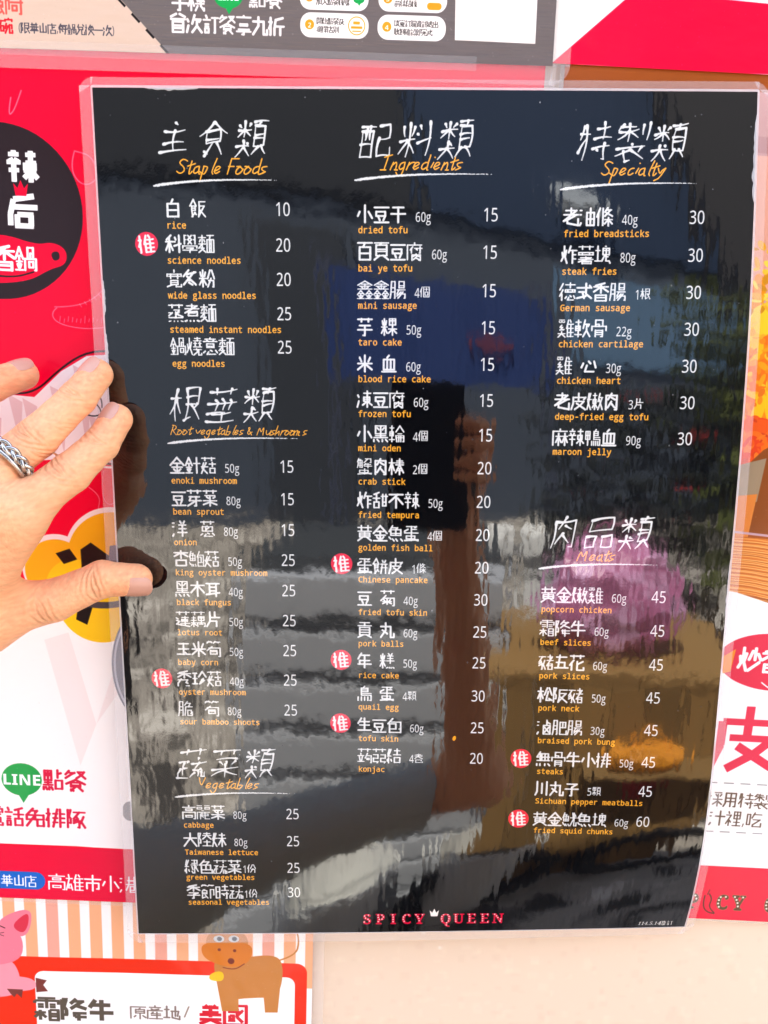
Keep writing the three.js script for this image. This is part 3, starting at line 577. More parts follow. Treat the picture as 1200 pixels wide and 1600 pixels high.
  poly('#1c1416', [-184.8, -4], [-181, -9.6], [-174, -7.2], [-177.6, -1.6]); poly('#1c1416', [-172, -2], [-166.6, 1.6], [-158, -5], [-150, -7], [-150, -14], [-172, -12]); poly('#1c1416', [-176.6, -39], [-171, -41.8], [-164, -22], [-174, -26]); poly('#6b6468', [-166, -20.5], [-156, -20], [-161, -26.5]); line(g, T, '#4b4448', 3.4, [[-173, -30], [-164, -32], [-150, -30]]); poly('#6e6a74', [-157, 0], [-150, 1], [-150, -8], [-158, -7.6]);
  { const [x, y] = T(-135, -64); g.fillStyle = '#70727f'; g.beginPath(); g.ellipse(x, y, 24.5, 35, 0, 0, 7); g.fill(); g.strokeStyle = '#b9bac6'; g.lineWidth = 1.1; g.beginPath(); g.ellipse(x, y, 23, 33.5, 0, 0, 7); g.stroke(); }
  { const [x, y] = T(-154, -146.4); g.fillStyle = '#8f8c8c'; g.beginPath(); g.roundRect(x - 4, y - 5.6, 14, 11.4, 4); g.fill(); }
  bubble(g, ...T(-211.4, -128.2), 10.8, 9.4, 8.6);
  put('點餐', -200, -128.4, 11, 12, 1.75, { color: '#d81a44', gap: 0.9 }); put('電話免排隊', -233, -149.2, 10.1, 11.2, 1.5, { color: '#d81a44', gap: 1 });
  { const [, y] = T(-226.3, -166.9); g.fillStyle = '#e8083a'; g.fillRect(0, y, W, H - y); }
  { const [x, y] = T(-203, -188.4); g.fillStyle = '#1a66c4'; g.beginPath(); g.roundRect(x - 60, y - 5.2, 60, 10.6, 5.2); g.fill(); }
  put('華山店', -227.4, -188, 6.6, 7.4, 0.62); put('高雄市小港', -201.5, -188.6, 9.6, 10.2, 0.95, { gap: 0.3 });
});
poster('striped_poster', 'poster with orange and white stripes, a red frame and cartoon pig and cow, bottom left', 'poster', { angle: -1.6, ox: -58, oy: -205, x0: -230, y0: -140, x1: 2.5, y1: 9, z: -0.0126, S: 4, pouch: [2, 2, 6.5, 2] }, (g, T, poly, W, H) => {
  g.fillStyle = PAPER; g.fillRect(0, 0, W, H);
  for (let i = 0; i < 22; i++) { const [x] = T(-216.4 + i * 12.05, -205); g.fillStyle = i % 5 === 1 ? '#efa994' : '#f3b083'; g.fillRect(x, 0, 6.7, 60); }
  for (let i = 1; i < 5; i++) { const [x] = T(-216.4 - i * 12.05, -205); g.fillStyle = '#f3b083'; g.fillRect(x, 0, 6.7, 60); }
  let [fx, fy] = T(-59.5, -240.3); g.fillStyle = '#ee2f12'; g.beginPath(); g.roundRect(-20, fy, fx + 20, 130, 6); g.fill();
  [fx, fy] = T(-66.5, -249); const [lx] = T(-213.6, -249); g.fillStyle = '#fdfaf7'; g.beginPath(); g.roundRect(lx, fy, fx - lx, 130, 5); g.fill();
  const put = (s, x, y, w, h, pen, o) => { const [a, b] = T(x, y); write(g, s, a, b, w, h, pen, o); };
  put('霜降牛', -215.6, -269.3, 15, 14.8, 2.5, { color: '#5c5246', cap: 'butt', gap: 0.5 }); put('原產地', -161, -271.2, 9.4, 9.2, 1, { color: '#867469', gap: 0.2 }); g.fillStyle = '#97826f'; { const [x, y] = T(-130.6, -275); g.font = '10px sans-serif'; g.fillText('/', x, y); } put('美國', -122, -272.8, 13.8, 13.6, 2.2, { color: '#d9182e', cap: 'butt', gap: 0.4 });
  // the pig
  const P = (x, y) => T(x - 9.5, y), pig = '#f07f92', dark = '#7a3a34';
  blob(g, P, '#f59aa8', [[-244, -236], [-218, -236], [-212, -246], [-213, -262], [-244, -262]]); blob(g, P, '#f59aa8', [[-226, -248], [-204, -249], [-203, -258], [-226, -258]]); poly(dark, ...[[-203.6, -249.4], [-197.4, -251], [-199.6, -254], [-197.2, -258], [-203.8, -258.6]].map(([x, y]) => [x - 9.5, y])); poly(dark, ...[[-220.4, -256.6], [-211.4, -257], [-212.4, -262.4], [-215, -259.6], [-216.6, -262], [-218.6, -259.6]].map(([x, y]) => [x - 9.5, y]));
  blob(g, P, pig, [[-246, -212], [-226, -213.6], [-213, -217], [-208.4, -227], [-211, -238], [-224, -242], [-250, -243]]); blob(g, P, pig, [[-224, -216], [-216, -209], [-203, -205.6], [-203.4, -216], [-207.4, -223.6], [-214, -223]]); blob(g, P, '#d8354a', [[-215, -217], [-208.6, -210.6], [-204.4, -208.6], [-205.4, -217], [-209, -222]]);
  blob(g, P, '#e2566e', [[-234, -222], [-226, -223], [-225.6, -229], [-234, -231]]); blob(g, P, '#f8a5b2', [[-233, -223], [-227.6, -224], [-227.6, -228], [-233, -229]]); line(g, P, '#3a2024', 0.5, [[-221.4, -216.8], [-218.6, -218.2]]); line(g, P, '#3a2024', 0.3, [[-222.6, -221.6], [-219.4, -221]]); line(g, P, '#3a2024', 0.3, [[-222.6, -222], [-219.6, -223.2]]);
  // the cow
  const cow = '#c8803c'; line(g, T, cow, 0.9, [[-75, -238], [-66, -235], [-63.6, -226], [-66, -216], [-70, -214]]);
  blob(g, T, cow, [[-112, -236], [-96, -236.5], [-76, -234], [-72.6, -244], [-76, -262], [-92, -262], [-108, -264], [-112, -248]]); poly(cow, [-111.4, -248], [-98.6, -250], [-99, -270.6], [-108.4, -270.6]); poly(cow, [-85, -252], [-74, -246], [-76.8, -271.6], [-84, -271.6]);
  blob(g, T, '#d08a4a', [[-116, -221], [-104, -218], [-93, -221], [-92, -232], [-116, -232]]);
  for (const x of [-108.8, -100.4]) { g.fillStyle = '#cfd3d6'; g.beginPath(); g.ellipse(...T(x, -224.6), 3, 2.2, 0, 0, 7); g.fill(); g.fillStyle = '#3c4a55'; g.beginPath(); g.arc(...T(x + 0.3, -224.6), 1.4, 0, 7); g.fill(); }
  blob(g, T, '#d97a22', [[-119, -227], [-105, -227.4], [-90, -227], [-90.6, -238], [-99, -243], [-110, -241], [-118.6, -236]]); for (const [x, y, r] of [[-108.8, -231.4, 0.9], [-100.2, -232, 0.9], [-102.4, -238.6, 1.9]]) { g.fillStyle = '#7a2d1c'; g.beginPath(); g.arc(...T(x, y), r, 0, 7); g.fill(); } line(g, T, '#7a2d1c', 0.5, [[-107, -242.6], [-101, -244.6], [-95, -240.4]]);
  blob(g, T, '#f2c21a', [[-114, -246], [-107, -244.6], [-106.6, -251], [-111.6, -251.6], [-115.6, -250]]);
});
poster('snack_poster', 'poster right of the menu with fried food picture above a white part with red writing', 'poster', { angle: -2.9, ox: 154.9, oy: -210.4, x0: -112, y0: 0, x1: 190, y1: 437, z: -0.012, S: 3.6, pouch: [2, 1.2, 2, 2] }, (g, T, poly, W, H) => {
  g.fillStyle = '#a2501c'; g.fillRect(0, 0, W, H);
  for (let i = 0; i < 900; i++) { g.fillStyle = rnd() < 0.5 ? 'rgba(120,50,15,0.16)' : 'rgba(190,110,50,0.14)'; g.fillRect(rnd() * W, rnd() * H, 4 + rnd() * 30, 0.5); }
  poly('#c98f86', [150, 216], [230, 210], [230, 150], [120, 160], [140, 216]); poly('#b77c76', [150, 197], [230, 190], [230, 182], [150, 190]); poly('#eaa98f', [140, 189], [230, 184], [230, 120], [130, 120]); poly('#d9a08f', [150, 128], [230, 126], [230, 112], [150, 112]);
  // fried pieces heaped in a bowl
  const heap = ['#f9d51f', '#f6b91a', '#f59a16', '#f07d18', '#f8c81c'];
  for (let i = 0; i < 90; i++) { const y = 135 - i * 0.7 - rnd() * 20, x = 158 + rnd() * 70 - (i > 40 ? 14 : 0); g.save(); g.translate(...T(x, y)); g.rotate(rnd() * 3); g.fillStyle = heap[Math.min(4, (rnd() * 5) | 0)]; g.beginPath(); g.ellipse(0, 0, 3 + rnd() * 9, 2 + rnd() * 3.6, 0, 0, 7); g.fill(); g.restore(); }
  poly('#f58a12', [150, 102], [172, 108], [230, 130], [230, 60], [150, 66]); for (let i = 0; i < 60; i++) { g.save(); g.translate(...T(154 + rnd() * 60, 66 + rnd() * 50)); g.rotate(rnd() * 3); g.fillStyle = ['#fbc01c', '#f79a14', '#f47618', '#fbd02a'][(rnd() * 4) | 0]; g.beginPath(); g.ellipse(0, 0, 2 + rnd() * 9, 1.6 + rnd() * 5, 0, 0, 7); g.fill(); g.restore(); }
  for (let i = 0; i < 40; i++) { g.save(); g.translate(...T(156 + rnd() * 60, 40 + rnd() * 24)); g.rotate(rnd() * 3); g.fillStyle = ['#ee5a1a', '#e8451c', '#f4701c'][(rnd() * 3) | 0]; g.beginPath(); g.ellipse(0, 0, 3 + rnd() * 9, 2 + rnd() * 5, 0, 0, 7); g.fill(); g.restore(); }
  for (let i = 0; i < 260; i++) { const y = 150 - rnd() * 112, x = 150 + rnd() * 40; g.save(); g.translate(...T(x, y)); g.rotate(rnd() * 3); g.fillStyle = y > 104 ? ['#f6c83a', '#fadb50', '#d8921c', '#f2b02a'][(rnd() * 4) | 0] : y > 66 ? ['#f9a21a', '#fbbd2a', '#e8761a', '#f58c18'][(rnd() * 4) | 0] : ['#ee5a1a', '#d8421a', '#f47a20'][(rnd() * 3) | 0]; g.beginPath(); g.ellipse(0, 0, 0.6 + rnd() * 3, 0.4 + rnd() * 1.4, 0, 0, 7); g.fill(); g.restore(); }
  poly('#8d4a1c', [172, 50], [240, 90], [240, 4], [150, 9], [152, 30]); poly('#a08a6c', [150, 40], [174, 46], [171, 24], [150, 20]); poly('#e08438', [150, 26], [171, 28], [168, 6], [150, 6]);
  line(g, T, '#c8a0a8', 1.2, [[150, 10], [180, 6], [240, 1]]);
  poly('#d9772a', [140, 7.6], [240, 0.6], [240, -34], [140, -21]);
  for (let i = 0; i < 46; i++) line(g, T, ['#f2b25c', '#f6c474', '#b85a1c'][i % 3], 0.35, [[150, 5 - i * 0.75], [165 + rnd() * 5, 4.4 - i * 0.76 + rnd() * 1.4], [184, 2.4 - i * 0.8], [215, 1.5 - i * 0.85 + rnd()]]);
  poly(PAPER, [40, -10], [150, -20.4], [164.4, -23], [181.4, -28.7], [260, -40], [260, -190], [40, -178]);
  const put = (s, x, y, w, h, pen, o) => { const [a, b] = T(x, y); write(g, s, a, b, w, h, pen, o); };
  { const [x, y] = T(188, -61); g.fillStyle = '#dd1440'; g.beginPath(); g.ellipse(x, y, 30, 15.6, 0.04, 0, 7); g.fill(); } poly('#f08a1c', [160, -58], [167, -53.6], [165, -66], [161, -67]); put('炒香', 168.8, -59, 12, 13.4, 1.7, { color: PAPER });
  { const [x, y] = T(158.4, -102.5); write(g, '皮', x - 2, y, 41, 40, 4.8, { color: '#de1444', cap: 'butt' }); } line(g, T, PAPER, 0.7, [[182, -72], [188, -77], [196, -78]]);
  for (const y of [-128.4, -157]) { g.strokeStyle = '#8a8684'; g.lineWidth = 0.6; g.setLineDash([5, 4]); const [a, b] = T(140, y + 0.6); g.beginPath(); g.moveTo(a, b); g.lineTo(a + 150, b); g.stroke(); } g.setLineDash([]);
  put('採用特製', 158.8, -138.4, 8, 8.6, 0.85, { color: '#5d4636', gap: 0.4 }); put('汁裡,吃', 160.6, -149.4, 8.4, 9, 0.85, { color: '#5d4636', gap: 0.5 });
  { const [, y] = T(159.6, -178); g.fillStyle = '#ea0638'; g.fillRect(0, y, W, H - y - 1.1); g.fillStyle = '#ea0638'; g.fillRect(0, H - 1.2, W, 1.2); }
  { const [x, y] = T(167.6, -200.4); marquee(g, 'CY QUEEN', x, y, 9.4, 9.1, '#5a3a22', '#f4e9d8', '#b98a5a'); crown(g, x + 31.4, y - 6.2, 5, '#fff2e4'); line(g, T, '#54261c', 0.7, [[164, -195.4], [166, -198], [164, -203], [167.4, -207]]); line(g, T, '#54261c', 0.7, [[161.6, -196.4], [160.6, -202], [163, -206.4], [167.4, -207.4]]); line(g, T, '#54261c', 0.5, [[163, -195.6], [164, -193]]); marquee(g, 'P', x - 16.6, y, 9.4, 9.1, '#5a3a22', '#f4e9d8', '#b98a5a'); }
});
// ------------------------------------------------------------------ the person who holds the menu: one continuous skin, and their clothes
const V3 = (a) => new THREE.Vector3(...a);
const smin = (a, b, k) => { const h = Math.max(0, k - Math.abs(a - b)) / k; return Math.min(a, b) - h * h * k * 0.25; };
function capsules(bones, k) { // bones: [a, b, ra, rb, (own blend)]
  const B = bones.map(([a, b, ra, rb, kk]) => ({ a, d: [b[0] - a[0], b[1] - a[1], b[2] - a[2]], ra, rb: rb - ra, k: kk ?? k, l: (b[0] - a[0]) ** 2 + (b[1] - a[1]) ** 2 + (b[2] - a[2]) ** 2 || 1e-9 }));
  return (x, y, z) => { let s = 1; for (const o of B) { const px = x - o.a[0], py = y - o.a[1], pz = z - o.a[2]; let t = (px * o.d[0] + py * o.d[1] + pz * o.d[2]) / o.l; t = t < 0 ? 0 : t > 1 ? 1 : t;
    const d = Math.hypot(px - o.d[0] * t, py - o.d[1] * t, pz - o.d[2] * t) - (o.ra + o.rb * t); s = s > 0.9 ? d : smin(s, d, o.k); } return s; };
}
function skin(field, c, half, N, uvScale = 1) { // the zero surface of a distance field in a cube
  const mc = new MarchingCubes(N, new THREE.MeshStandardMaterial(), false, false, 400000), H = N / 2; mc.isolation = 0;
  for (let k = 0; k < N; k++) for (let j = 0; j < N; j++) for (let i = 0; i < N; i++) mc.field[i + j * N + k * N * N] = -field(c[0] + ((i - H) / H) * half, c[1] + ((j - H) / H) * half, c[2] + ((k - H) / H) * half);
  mc.update();
  const n = mc.count, p = new Float32Array(n * 3), q = new Float32Array(n * 3), uv = new Float32Array(n * 2), e = 0.0004;
  for (let i = 0; i < n; i++) {
    let x = c[0] + mc.positionArray[i * 3] * half, y = c[1] + mc.positionArray[i * 3 + 1] * half, z = c[2] + mc.positionArray[i * 3 + 2] * half;
    const g = [field(x + e, y, z) - field(x - e, y, z), field(x, y + e, z) - field(x, y - e, z), field(x, y, z + e) - field(x, y, z - e)], l = Math.hypot(...g) || 1;
    p.set([x, y, z], i * 3); q.set([g[0] / l, g[1] / l, g[2] / l], i * 3); uv.set([x * uvScale, y * uvScale], i * 2);
  }
  const out = new THREE.BufferGeometry(); out.setAttribute('position', new THREE.BufferAttribute(p, 3)); out.setAttribute('normal', new THREE.BufferAttribute(q, 3)); out.setAttribute('uv', new THREE.BufferAttribute(uv, 2)); return out;
}
const F = { // finger joints from tip to knuckle, metres
  index: [[-0.1422, 0.0642, 0.0085], [-0.1458, 0.0531, 0.019], [-0.1536, 0.0414, 0.034], [-0.1693, 0.0249, 0.056]],
  middle: [[-0.1511, 0.0847, 0.0065], [-0.1554, 0.0737, 0.018], [-0.1664, 0.0566, 0.035], [-0.1867, 0.0332, 0.06]],
  ring: [[-0.1883, 0.0847, 0.001], [-0.1945, 0.0797, 0.015], [-0.2069, 0.0642, 0.034], [-0.2096, 0.0341, 0.058]],
  little: [[-0.2239, 0.0682, 0.001], [-0.2286, 0.0609, 0.012], [-0.2355, 0.047, 0.025], [-0.2342, 0.0266, 0.052]],
  thumb: [[-0.1374, -0.0127, 0.0078], [-0.1501, -0.0104, 0.016], [-0.1684, -0.0179, 0.026], [-0.196, -0.0199, 0.046]],
};
const WRIST = [-0.23, -0.0307, 0.074], ELBOW = [-0.43, -0.26, 0.19], SHOULDER = [-0.57, -0.5, 0.4];
const handBones = [];
const fr = { index: [0.0072, 0.0078, 0.0087, 0.0098], middle: [0.0073, 0.0079, 0.0087, 0.0098], ring: [0.0071, 0.0076, 0.0085, 0.0105], little: [0.006, 0.0068, 0.0075, 0.0095], thumb: [0.0078, 0.0088, 0.0098, 0.0145] };
for (const [n, j] of Object.entries(F)) for (let i = 0; i < 3; i++) { const m = j[i].map((v, k) => (v + j[i + 1][k]) / 2), r = (fr[n][i] + fr[n][i + 1]) * 0.475; handBones.push([j[i], m, fr[n][i], r, 0.001], [m, j[i + 1], r, fr[n][i + 1] * 1.02, 0.001]); }
for (const n of ['index', 'middle', 'ring', 'little']) handBones.push([F[n][3], [WRIST[0] + (n === 'index' ? 0.01 : n === 'little' ? -0.01 : 0), WRIST[1] + 0.004, WRIST[2]], fr[n][3] - 0.0005, 0.015, 0.006]);
handBones.push([F.index[3], F.thumb[3], 0.01, 0.014, 0.014], [F.thumb[3], WRIST, 0.015, 0.018, 0.012], [WRIST, [-0.262, -0.073, 0.098], 0.0215, 0.024, 0.01]);
// creases over the joints, as a height field in the plane of the wall, where the hand lies
const knuckles = []; for (const [n, j] of Object.entries(F)) for (const i of [1, 2]) { const d = [j[i - 1][0] - j[i + 1][0], j[i - 1][1] - j[i + 1][1]], l = Math.hypot(...d); { const s = n === 'thumb' ? [0, -0.002] : [-0.0022, 0.0038]; knuckles.push([j[i][0] + s[0], j[i][1] + s[1], d[0] / l, d[1] / l, i === 2 ? 1 : 0.75, n]); } }
const crease = (x, y) => { let h = 0; for (const [a, b, c, d, w] of knuckles) { const u = (x - a) * c + (y - b) * d, v = -(x - a) * d + (y - b) * c, bend = u + v * v * 22 * Math.sign(u || 1) + 0.0005 * noise.noise(x * 260, y * 260, 2), e = Math.exp(-(u * u) / 0.000016 - (v * v) / 0.00006); if (e > 0.01) h += w * e * (Math.cos((bend * 2 * Math.PI) / 0.0021) * 0.5 - 0.2); } return h; };
const UV = 1 / 0.17; // the skin maps cover 17 cm
const place = (i, n) => { const t = (i + 0.5) / n * 0.17; return t - Math.ceil((t + 0.255 - 0.17) / 0.17) * 0.17; };
const skinX = (i, n) => { let x = ((i + 0.5) / n) * 0.17; while (x > -0.1) x -= 0.17; return x; }, skinY = (j, n) => { let y = ((j + 0.5) / n) * 0.17; while (y > 0.1) y -= 0.17; return y; };
const skinBump = heights(1024, 1024, (i, j) => { const x = skinX(i, 1024), y = skinY(j, 1024); return 0.5 + 0.48 * crease(x, y) + 0.07 * fbm(x * 1500, y * 900, 1, 3) + 0.2 * fbm(x * 260, y * 200, 5, 3); });
const skinMap = (() => {
  const n = 512, d = new Uint8Array(n * n * 4), spots = [];
  for (const [k, j] of Object.entries(F)) spots.push([j[0], 0.009, 0.3], [[j[2][0] - 0.002, j[2][1] + 0.003], 0.006, 0.25]);
  for (let j = 0; j < n; j++) for (let i = 0; i < n; i++) {
    const x = skinX(i, n), y = skinY(j, n); let r = 0.3 + 0.5 * fbm(x * 480, y * 480, 2, 4); for (const [p, s, w] of spots) r += w * Math.exp(-((x - p[0]) ** 2 + (y - p[1]) ** 2) / (s * s)) * (0.6 + 1.6 * fbm(x * 420, y * 420, 4, 3));
    r = THREE.MathUtils.clamp(r, 0, 1); const f = 1 + 0.1 * fbm(x * 700, y * 700, 8, 3), c = [242 * f, (188 - 46 * r) * f, (138 - 38 * r) * f]; for (let q = 0; q < 3; q++) d[(j * n + i) * 4 + q] = THREE.MathUtils.clamp(c[q], 0, 255); d[(j * n + i) * 4 + 3] = 255;
  }
  const t = new THREE.DataTexture(d, n, n); t.colorSpace = THREE.SRGBColorSpace; t.magFilter = THREE.LinearFilter; t.wrapS = t.wrapT = THREE.RepeatWrapping; t.needsUpdate = true; return t;
})();
{
  const person = thing('person', 'person whose left hand, wearing a braided ring, holds the left edge of the menu', 'person');
  const handField = capsules(handBones, 0.005);
  const hip = -0.82, foot = -1.52, ElbowR = [0.06, -0.385, 0.42], ShoulderR = [-0.27, -0.53, 0.46], WristR = [0.03, -0.06, 0.385];
  const cx = -0.43, cz = 0.48; // where the person stands
  const body = [[[cx, hip, cz], [cx, -0.6, cz - 0.02], 0.13, 0.13], [SHOULDER, ShoulderR, 0.05, 0.05], [[cx, -0.5, cz - 0.03], [cx, -0.3, cz - 0.03], 0.06, 0.052], [[cx, -0.23, cz - 0.04], [cx, -0.16, cz - 0.02], 0.066, 0.083], [[cx, -0.26, cz - 0.07], [cx, -0.2, cz - 0.08], 0.038, 0.05], [[cx, -0.215, cz - 0.125], [cx, -0.18, cz - 0.118], 0.012, 0.008, 0.012], [[cx - 0.085, -0.215, cz - 0.02], [cx - 0.085, -0.18, cz - 0.015], 0.012, 0.014, 0.01], [[cx + 0.085, -0.215, cz - 0.02], [cx + 0.085, -0.18, cz - 0.015], 0.012, 0.014, 0.01],
    [SHOULDER, ELBOW, 0.048, 0.036], [ELBOW, WRIST, 0.036, 0.022], [ShoulderR, ElbowR, 0.046, 0.034], [ElbowR, WristR, 0.034, 0.023],
    [[cx - 0.08, hip, cz], [cx - 0.09, -1.14, cz - 0.02], 0.085, 0.055], [[cx - 0.09, -1.14, cz - 0.02], [cx - 0.1, foot + 0.05, cz + 0.02], 0.052, 0.035], [[cx + 0.08, hip, cz], [cx + 0.1, -1.14, cz - 0.01], 0.085, 0.055], [[cx + 0.1, -1.14, cz - 0.01], [cx + 0.11, foot + 0.05, cz + 0.03], 0.052, 0.035], [[cx - 0.1, foot, cz + 0.04], [cx - 0.11, foot - 0.005, cz - 0.1], 0.033, 0.025], [[cx + 0.11, foot, cz + 0.05], [cx + 0.13, foot - 0.005, cz - 0.1], 0.033, 0.025]];
  const grip = [[[0.03, -0.06, 0.385], [0.035, 0.0, 0.365], 0.022, 0.02], [[0.035, 0.0, 0.365], [0.045, 0.03, 0.352], 0.02, 0.014]];
  for (const [y, r] of [[0.055, 0.0075], [0.035, 0.008], [0.016, 0.0078], [0.0, 0.0066]]) grip.push([[0.045, y, 0.352], [0.05, y + 0.004, 0.338], 0.011, r + 0.001, 0.006], [[0.05, y + 0.004, 0.338], [0.042, y + 0.006, 0.327], r + 0.001, r, 0.003], [[0.042, y + 0.006, 0.327], [0.033, y + 0.006, 0.3235], r, r - 0.001, 0.003]);
  grip.push([[0.035, 0.02, 0.362], [0.012, 0.05, 0.352], 0.013, 0.01, 0.006], [[0.012, 0.05, 0.352], [-0.004, 0.07, 0.348], 0.0095, 0.0085, 0.004]);
  const skinMat = new THREE.MeshPhysicalMaterial({ map: skinMap, roughness: 0.48, ior: 1.4, bumpMap: skinBump, bumpScale: 0.002, sheen: 0.2, sheenRoughness: 0.5, sheenColor: rgb(1, 0.6, 0.45) });
  mesh('body', mergeGeometries([skin(handField, [-0.185, 0.03, 0.055], 0.1, 128, UV), skin(capsules(body, 0.05), [-0.26, -0.76, 0.4], 0.92, 118, UV), skin(capsules(grip, 0.008), [0.03, 0.01, 0.35], 0.08, 50, UV)]), skinMat, person);
  // clothes: the same body a little larger, cut at neck, wrists, waist and ankles
  const wool = (r, g, b) => new THREE.MeshStandardMaterial({ color: rgb(r, g, b), roughness: 0.9 });
  const lerp3 = (a, b, t) => a.map((v, k) => v + (b[k] - v) * t);
  const top = [...body.slice(0, 2).map(([a, b, ra, rb]) => [a, b, ra + 0.014, rb + 0.012]), [SHOULDER, lerp3(SHOULDER, ELBOW, 0.6), 0.062, 0.056], [ShoulderR, lerp3(ShoulderR, ElbowR, 0.97), 0.06, 0.048]];
  mesh('shirt', skin(capsules(top, 0.05), [-0.38, -0.64, 0.46], 0.42, 80), wool(0.5, 0.53, 0.5), person);
  mesh('trousers', skin(capsules([[[cx, hip, cz], [cx, hip + 0.06, cz], 0.145, 0.142], ...body.slice(12, 16).map(([a, b, ra, rb]) => [a, b, ra + 0.02, rb + 0.03])], 0.05), [cx, -1.12, cz], 0.55, 80), wool(0.05, 0.06, 0.09), person);
  mesh('hair', skin((x, y, z) => Math.max(capsules([[[cx, -0.18, cz - 0.01], [cx, -0.15, cz - 0.01], 0.098, 0.096], [[cx, -0.23, cz + 0.04], [cx, -0.35, cz + 0.06], 0.08, 0.06]], 0.03)(x, y, z), 0.1 - 0.6 * (y + 0.27) - (z - cz + 0.15) * 0.9), [cx, -0.23, cz], 0.2, 50), wool(0.012, 0.009, 0.008), person);
  // fingernails: thin curved plates set into the fingertips
  const nailMat = new THREE.MeshPhysicalMaterial({ color: rgb(0.62, 0.31, 0.22), roughness: 0.25, ior: 1.5 });
  const nail = (c, along, up, w, l, R) => {
    const A = V3(along).normalize(), U = V3(up); U.addScaledVector(A, -U.dot(A)).normalize(); const X = new THREE.Vector3().crossVectors(A, U);
    const f = (lift) => (u, v) => { const s = u * 2 - 1, t = v * 2 - 1, round = Math.pow(Math.abs(t), 3), x = s * w * (t > 0 ? 1 - 0.25 * round : 1 - 0.18 * round), end = t > 0 ? 1 - 0.16 * s * s : 1 - 0.22 * s * s, y = t * l * end; const h = Math.sqrt(Math.max(0, R * R - x * x)) - R - y * y * 14 + lift; return V3(c).addScaledVector(X, x).addScaledVector(A, y).addScaledVector(U, h).toArray(); };
    const flip = surface(14, 14, (u, v) => f(-0.0007)(1 - u, v));
    mesh('fingernail', mergeGeometries([surface(14, 14, f(0)), flip]), nailMat, person);
  };
  for (const [n, up, w, l, back] of [['index', [-0.45, 0.35, 0.8], 0.0056, 0.0062, 0.12], ['middle', [-0.4, 0.45, 0.8], 0.0056, 0.0062, 0.12], ['ring', [0.1, 0.75, 0.65], 0.0052, 0.0058, 0.1], ['thumb', [0.15, -0.5, 0.85], 0.0064, 0.0074, 0.05]]) {
    const [a, b] = F[n], A = V3(a).sub(V3(b)).normalize(), U = V3(up).addScaledVector(A, -V3(up).dot(A)).normalize(), r = fr[n][0];
    nail(V3(a).lerp(V3(b), back).addScaledVector(U, r + 0.0003).toArray(), A.toArray(), U.toArray(), w, l, r * 1.02);
  }
}
{ // the braided ring on the middle finger
  const j = F.middle, t = 0.40, c = V3(j[2]).lerp(V3(j[3]), t), ax = V3(j[2]).sub(V3(j[3])).normalize(), u = new THREE.Vector3(0, 0, 1).addScaledVector(ax, -ax.z).normalize(), w = new THREE.Vector3().crossVectors(ax, u), R = 0.0112;
  const ring = tag(new THREE.Group(), 'braided silver ring on the middle finger of the hand', 'ring'); ring.name = numbered('finger_ring'); scene.add(ring);
  const steel = new THREE.MeshStandardMaterial({ color: rgb(0.5, 0.48, 0.46), metalness: 1, roughness: 0.2 });
  const loop = (f, r, name) => mesh(name, new THREE.TubeGeometry(new THREE.CatmullRomCurve3(Array.from({ length: 96 }, (_, i) => { const a = (i / 96) * 2 * Math.PI, [dr, dz] = f(a); return c.clone().addScaledVector(u, Math.cos(a) * (R + dr)).addScaledVector(w, Math.sin(a) * (R + dr)).addScaledVector(ax, dz); }), true), 220, r, 8, true), steel, ring);
  for (let k = 0; k < 3; k++) loop((a) => { const p = a * 5 + (k * 2 * Math.PI) / 3; return [0.0004 + 0.0006 * Math.sin(2 * p), 0.0015 * Math.sin(p) + 0.001]; }, 0.00088, 'braid_strand');
  loop(() => [0.0001, -0.0020], 0.00095, 'band');
}
// ------------------------------------------------------------------ what the glossy menu mirrors: the phone, the street and the shop opposite
{
  const phone = thing('phone', 'black phone held in front of the menu by a hand', 'phone', [0.002, 0.025, 0.3345]);
  mesh('case', new RoundedBoxGeometry(0.074, 0.156, 0.0085, 4, 0.004), new THREE.MeshPhysicalMaterial({ color: rgb(0.012, 0.012, 0.014), roughness: 0.25 }), phone);
  const lens = new THREE.CylinderGeometry(0.006, 0.006, 0.001, 24); lens.rotateX(Math.PI / 2);
  const l = mesh('camera_lens', lens, new THREE.MeshPhysicalMaterial({ color: rgb(0.01, 0.01, 0.02), roughness: 0.05 }), phone); l.position.set(-0.0205, 0.0445, -0.0048);
}
{
  const [c, g] = canvas(512, 512); g.fillStyle = '#968e84'; g.fillRect(0, 0, 512, 512);
  for (let i = 0; i < 9000; i++) { g.fillStyle = rnd() < 0.5 ? 'rgba(60,55,50,0.14)' : 'rgba(210,200,190,0.12)'; g.fillRect(rnd() * 512, rnd() * 512, 1 + rnd() * 5, 1 + rnd() * 5); }
  for (let y = 0; y < 512; y += 2) for (let x = 0; x < 512; x += 2) { // old stains and worn pale places, repeating without a seam
    const A = (x / 512) * 2 * Math.PI, B = (y / 512) * 2 * Math.PI, v = fbm(Math.cos(A) * 3 + Math.cos(B) * 2.1, Math.sin(A) * 3 + 5, Math.sin(B) * 3.2, 4);
    if (v > 0.06) { g.fillStyle = `rgba(38,34,32,${Math.min(0.85, (v - 0.06) * 6)})`; g.fillRect(x, y, 2, 2); } else if (v < -0.14) { g.fillStyle = `rgba(228,222,212,${Math.min(0.7, (-0.14 - v) * 5)})`; g.fillRect(x, y, 2, 2); }
  }
  const t = texture(c); t.wrapS = t.wrapT = THREE.RepeatWrapping; t.repeat.set(20, 20);
  const ground = mesh('ground', new THREE.PlaneGeometry(60, 60), new THREE.MeshStandardMaterial({ map: t, roughness: 0.9 })); ground.rotation.x = -Math.PI / 2; ground.position.set(0, -1.55, 10); structure(ground);
}
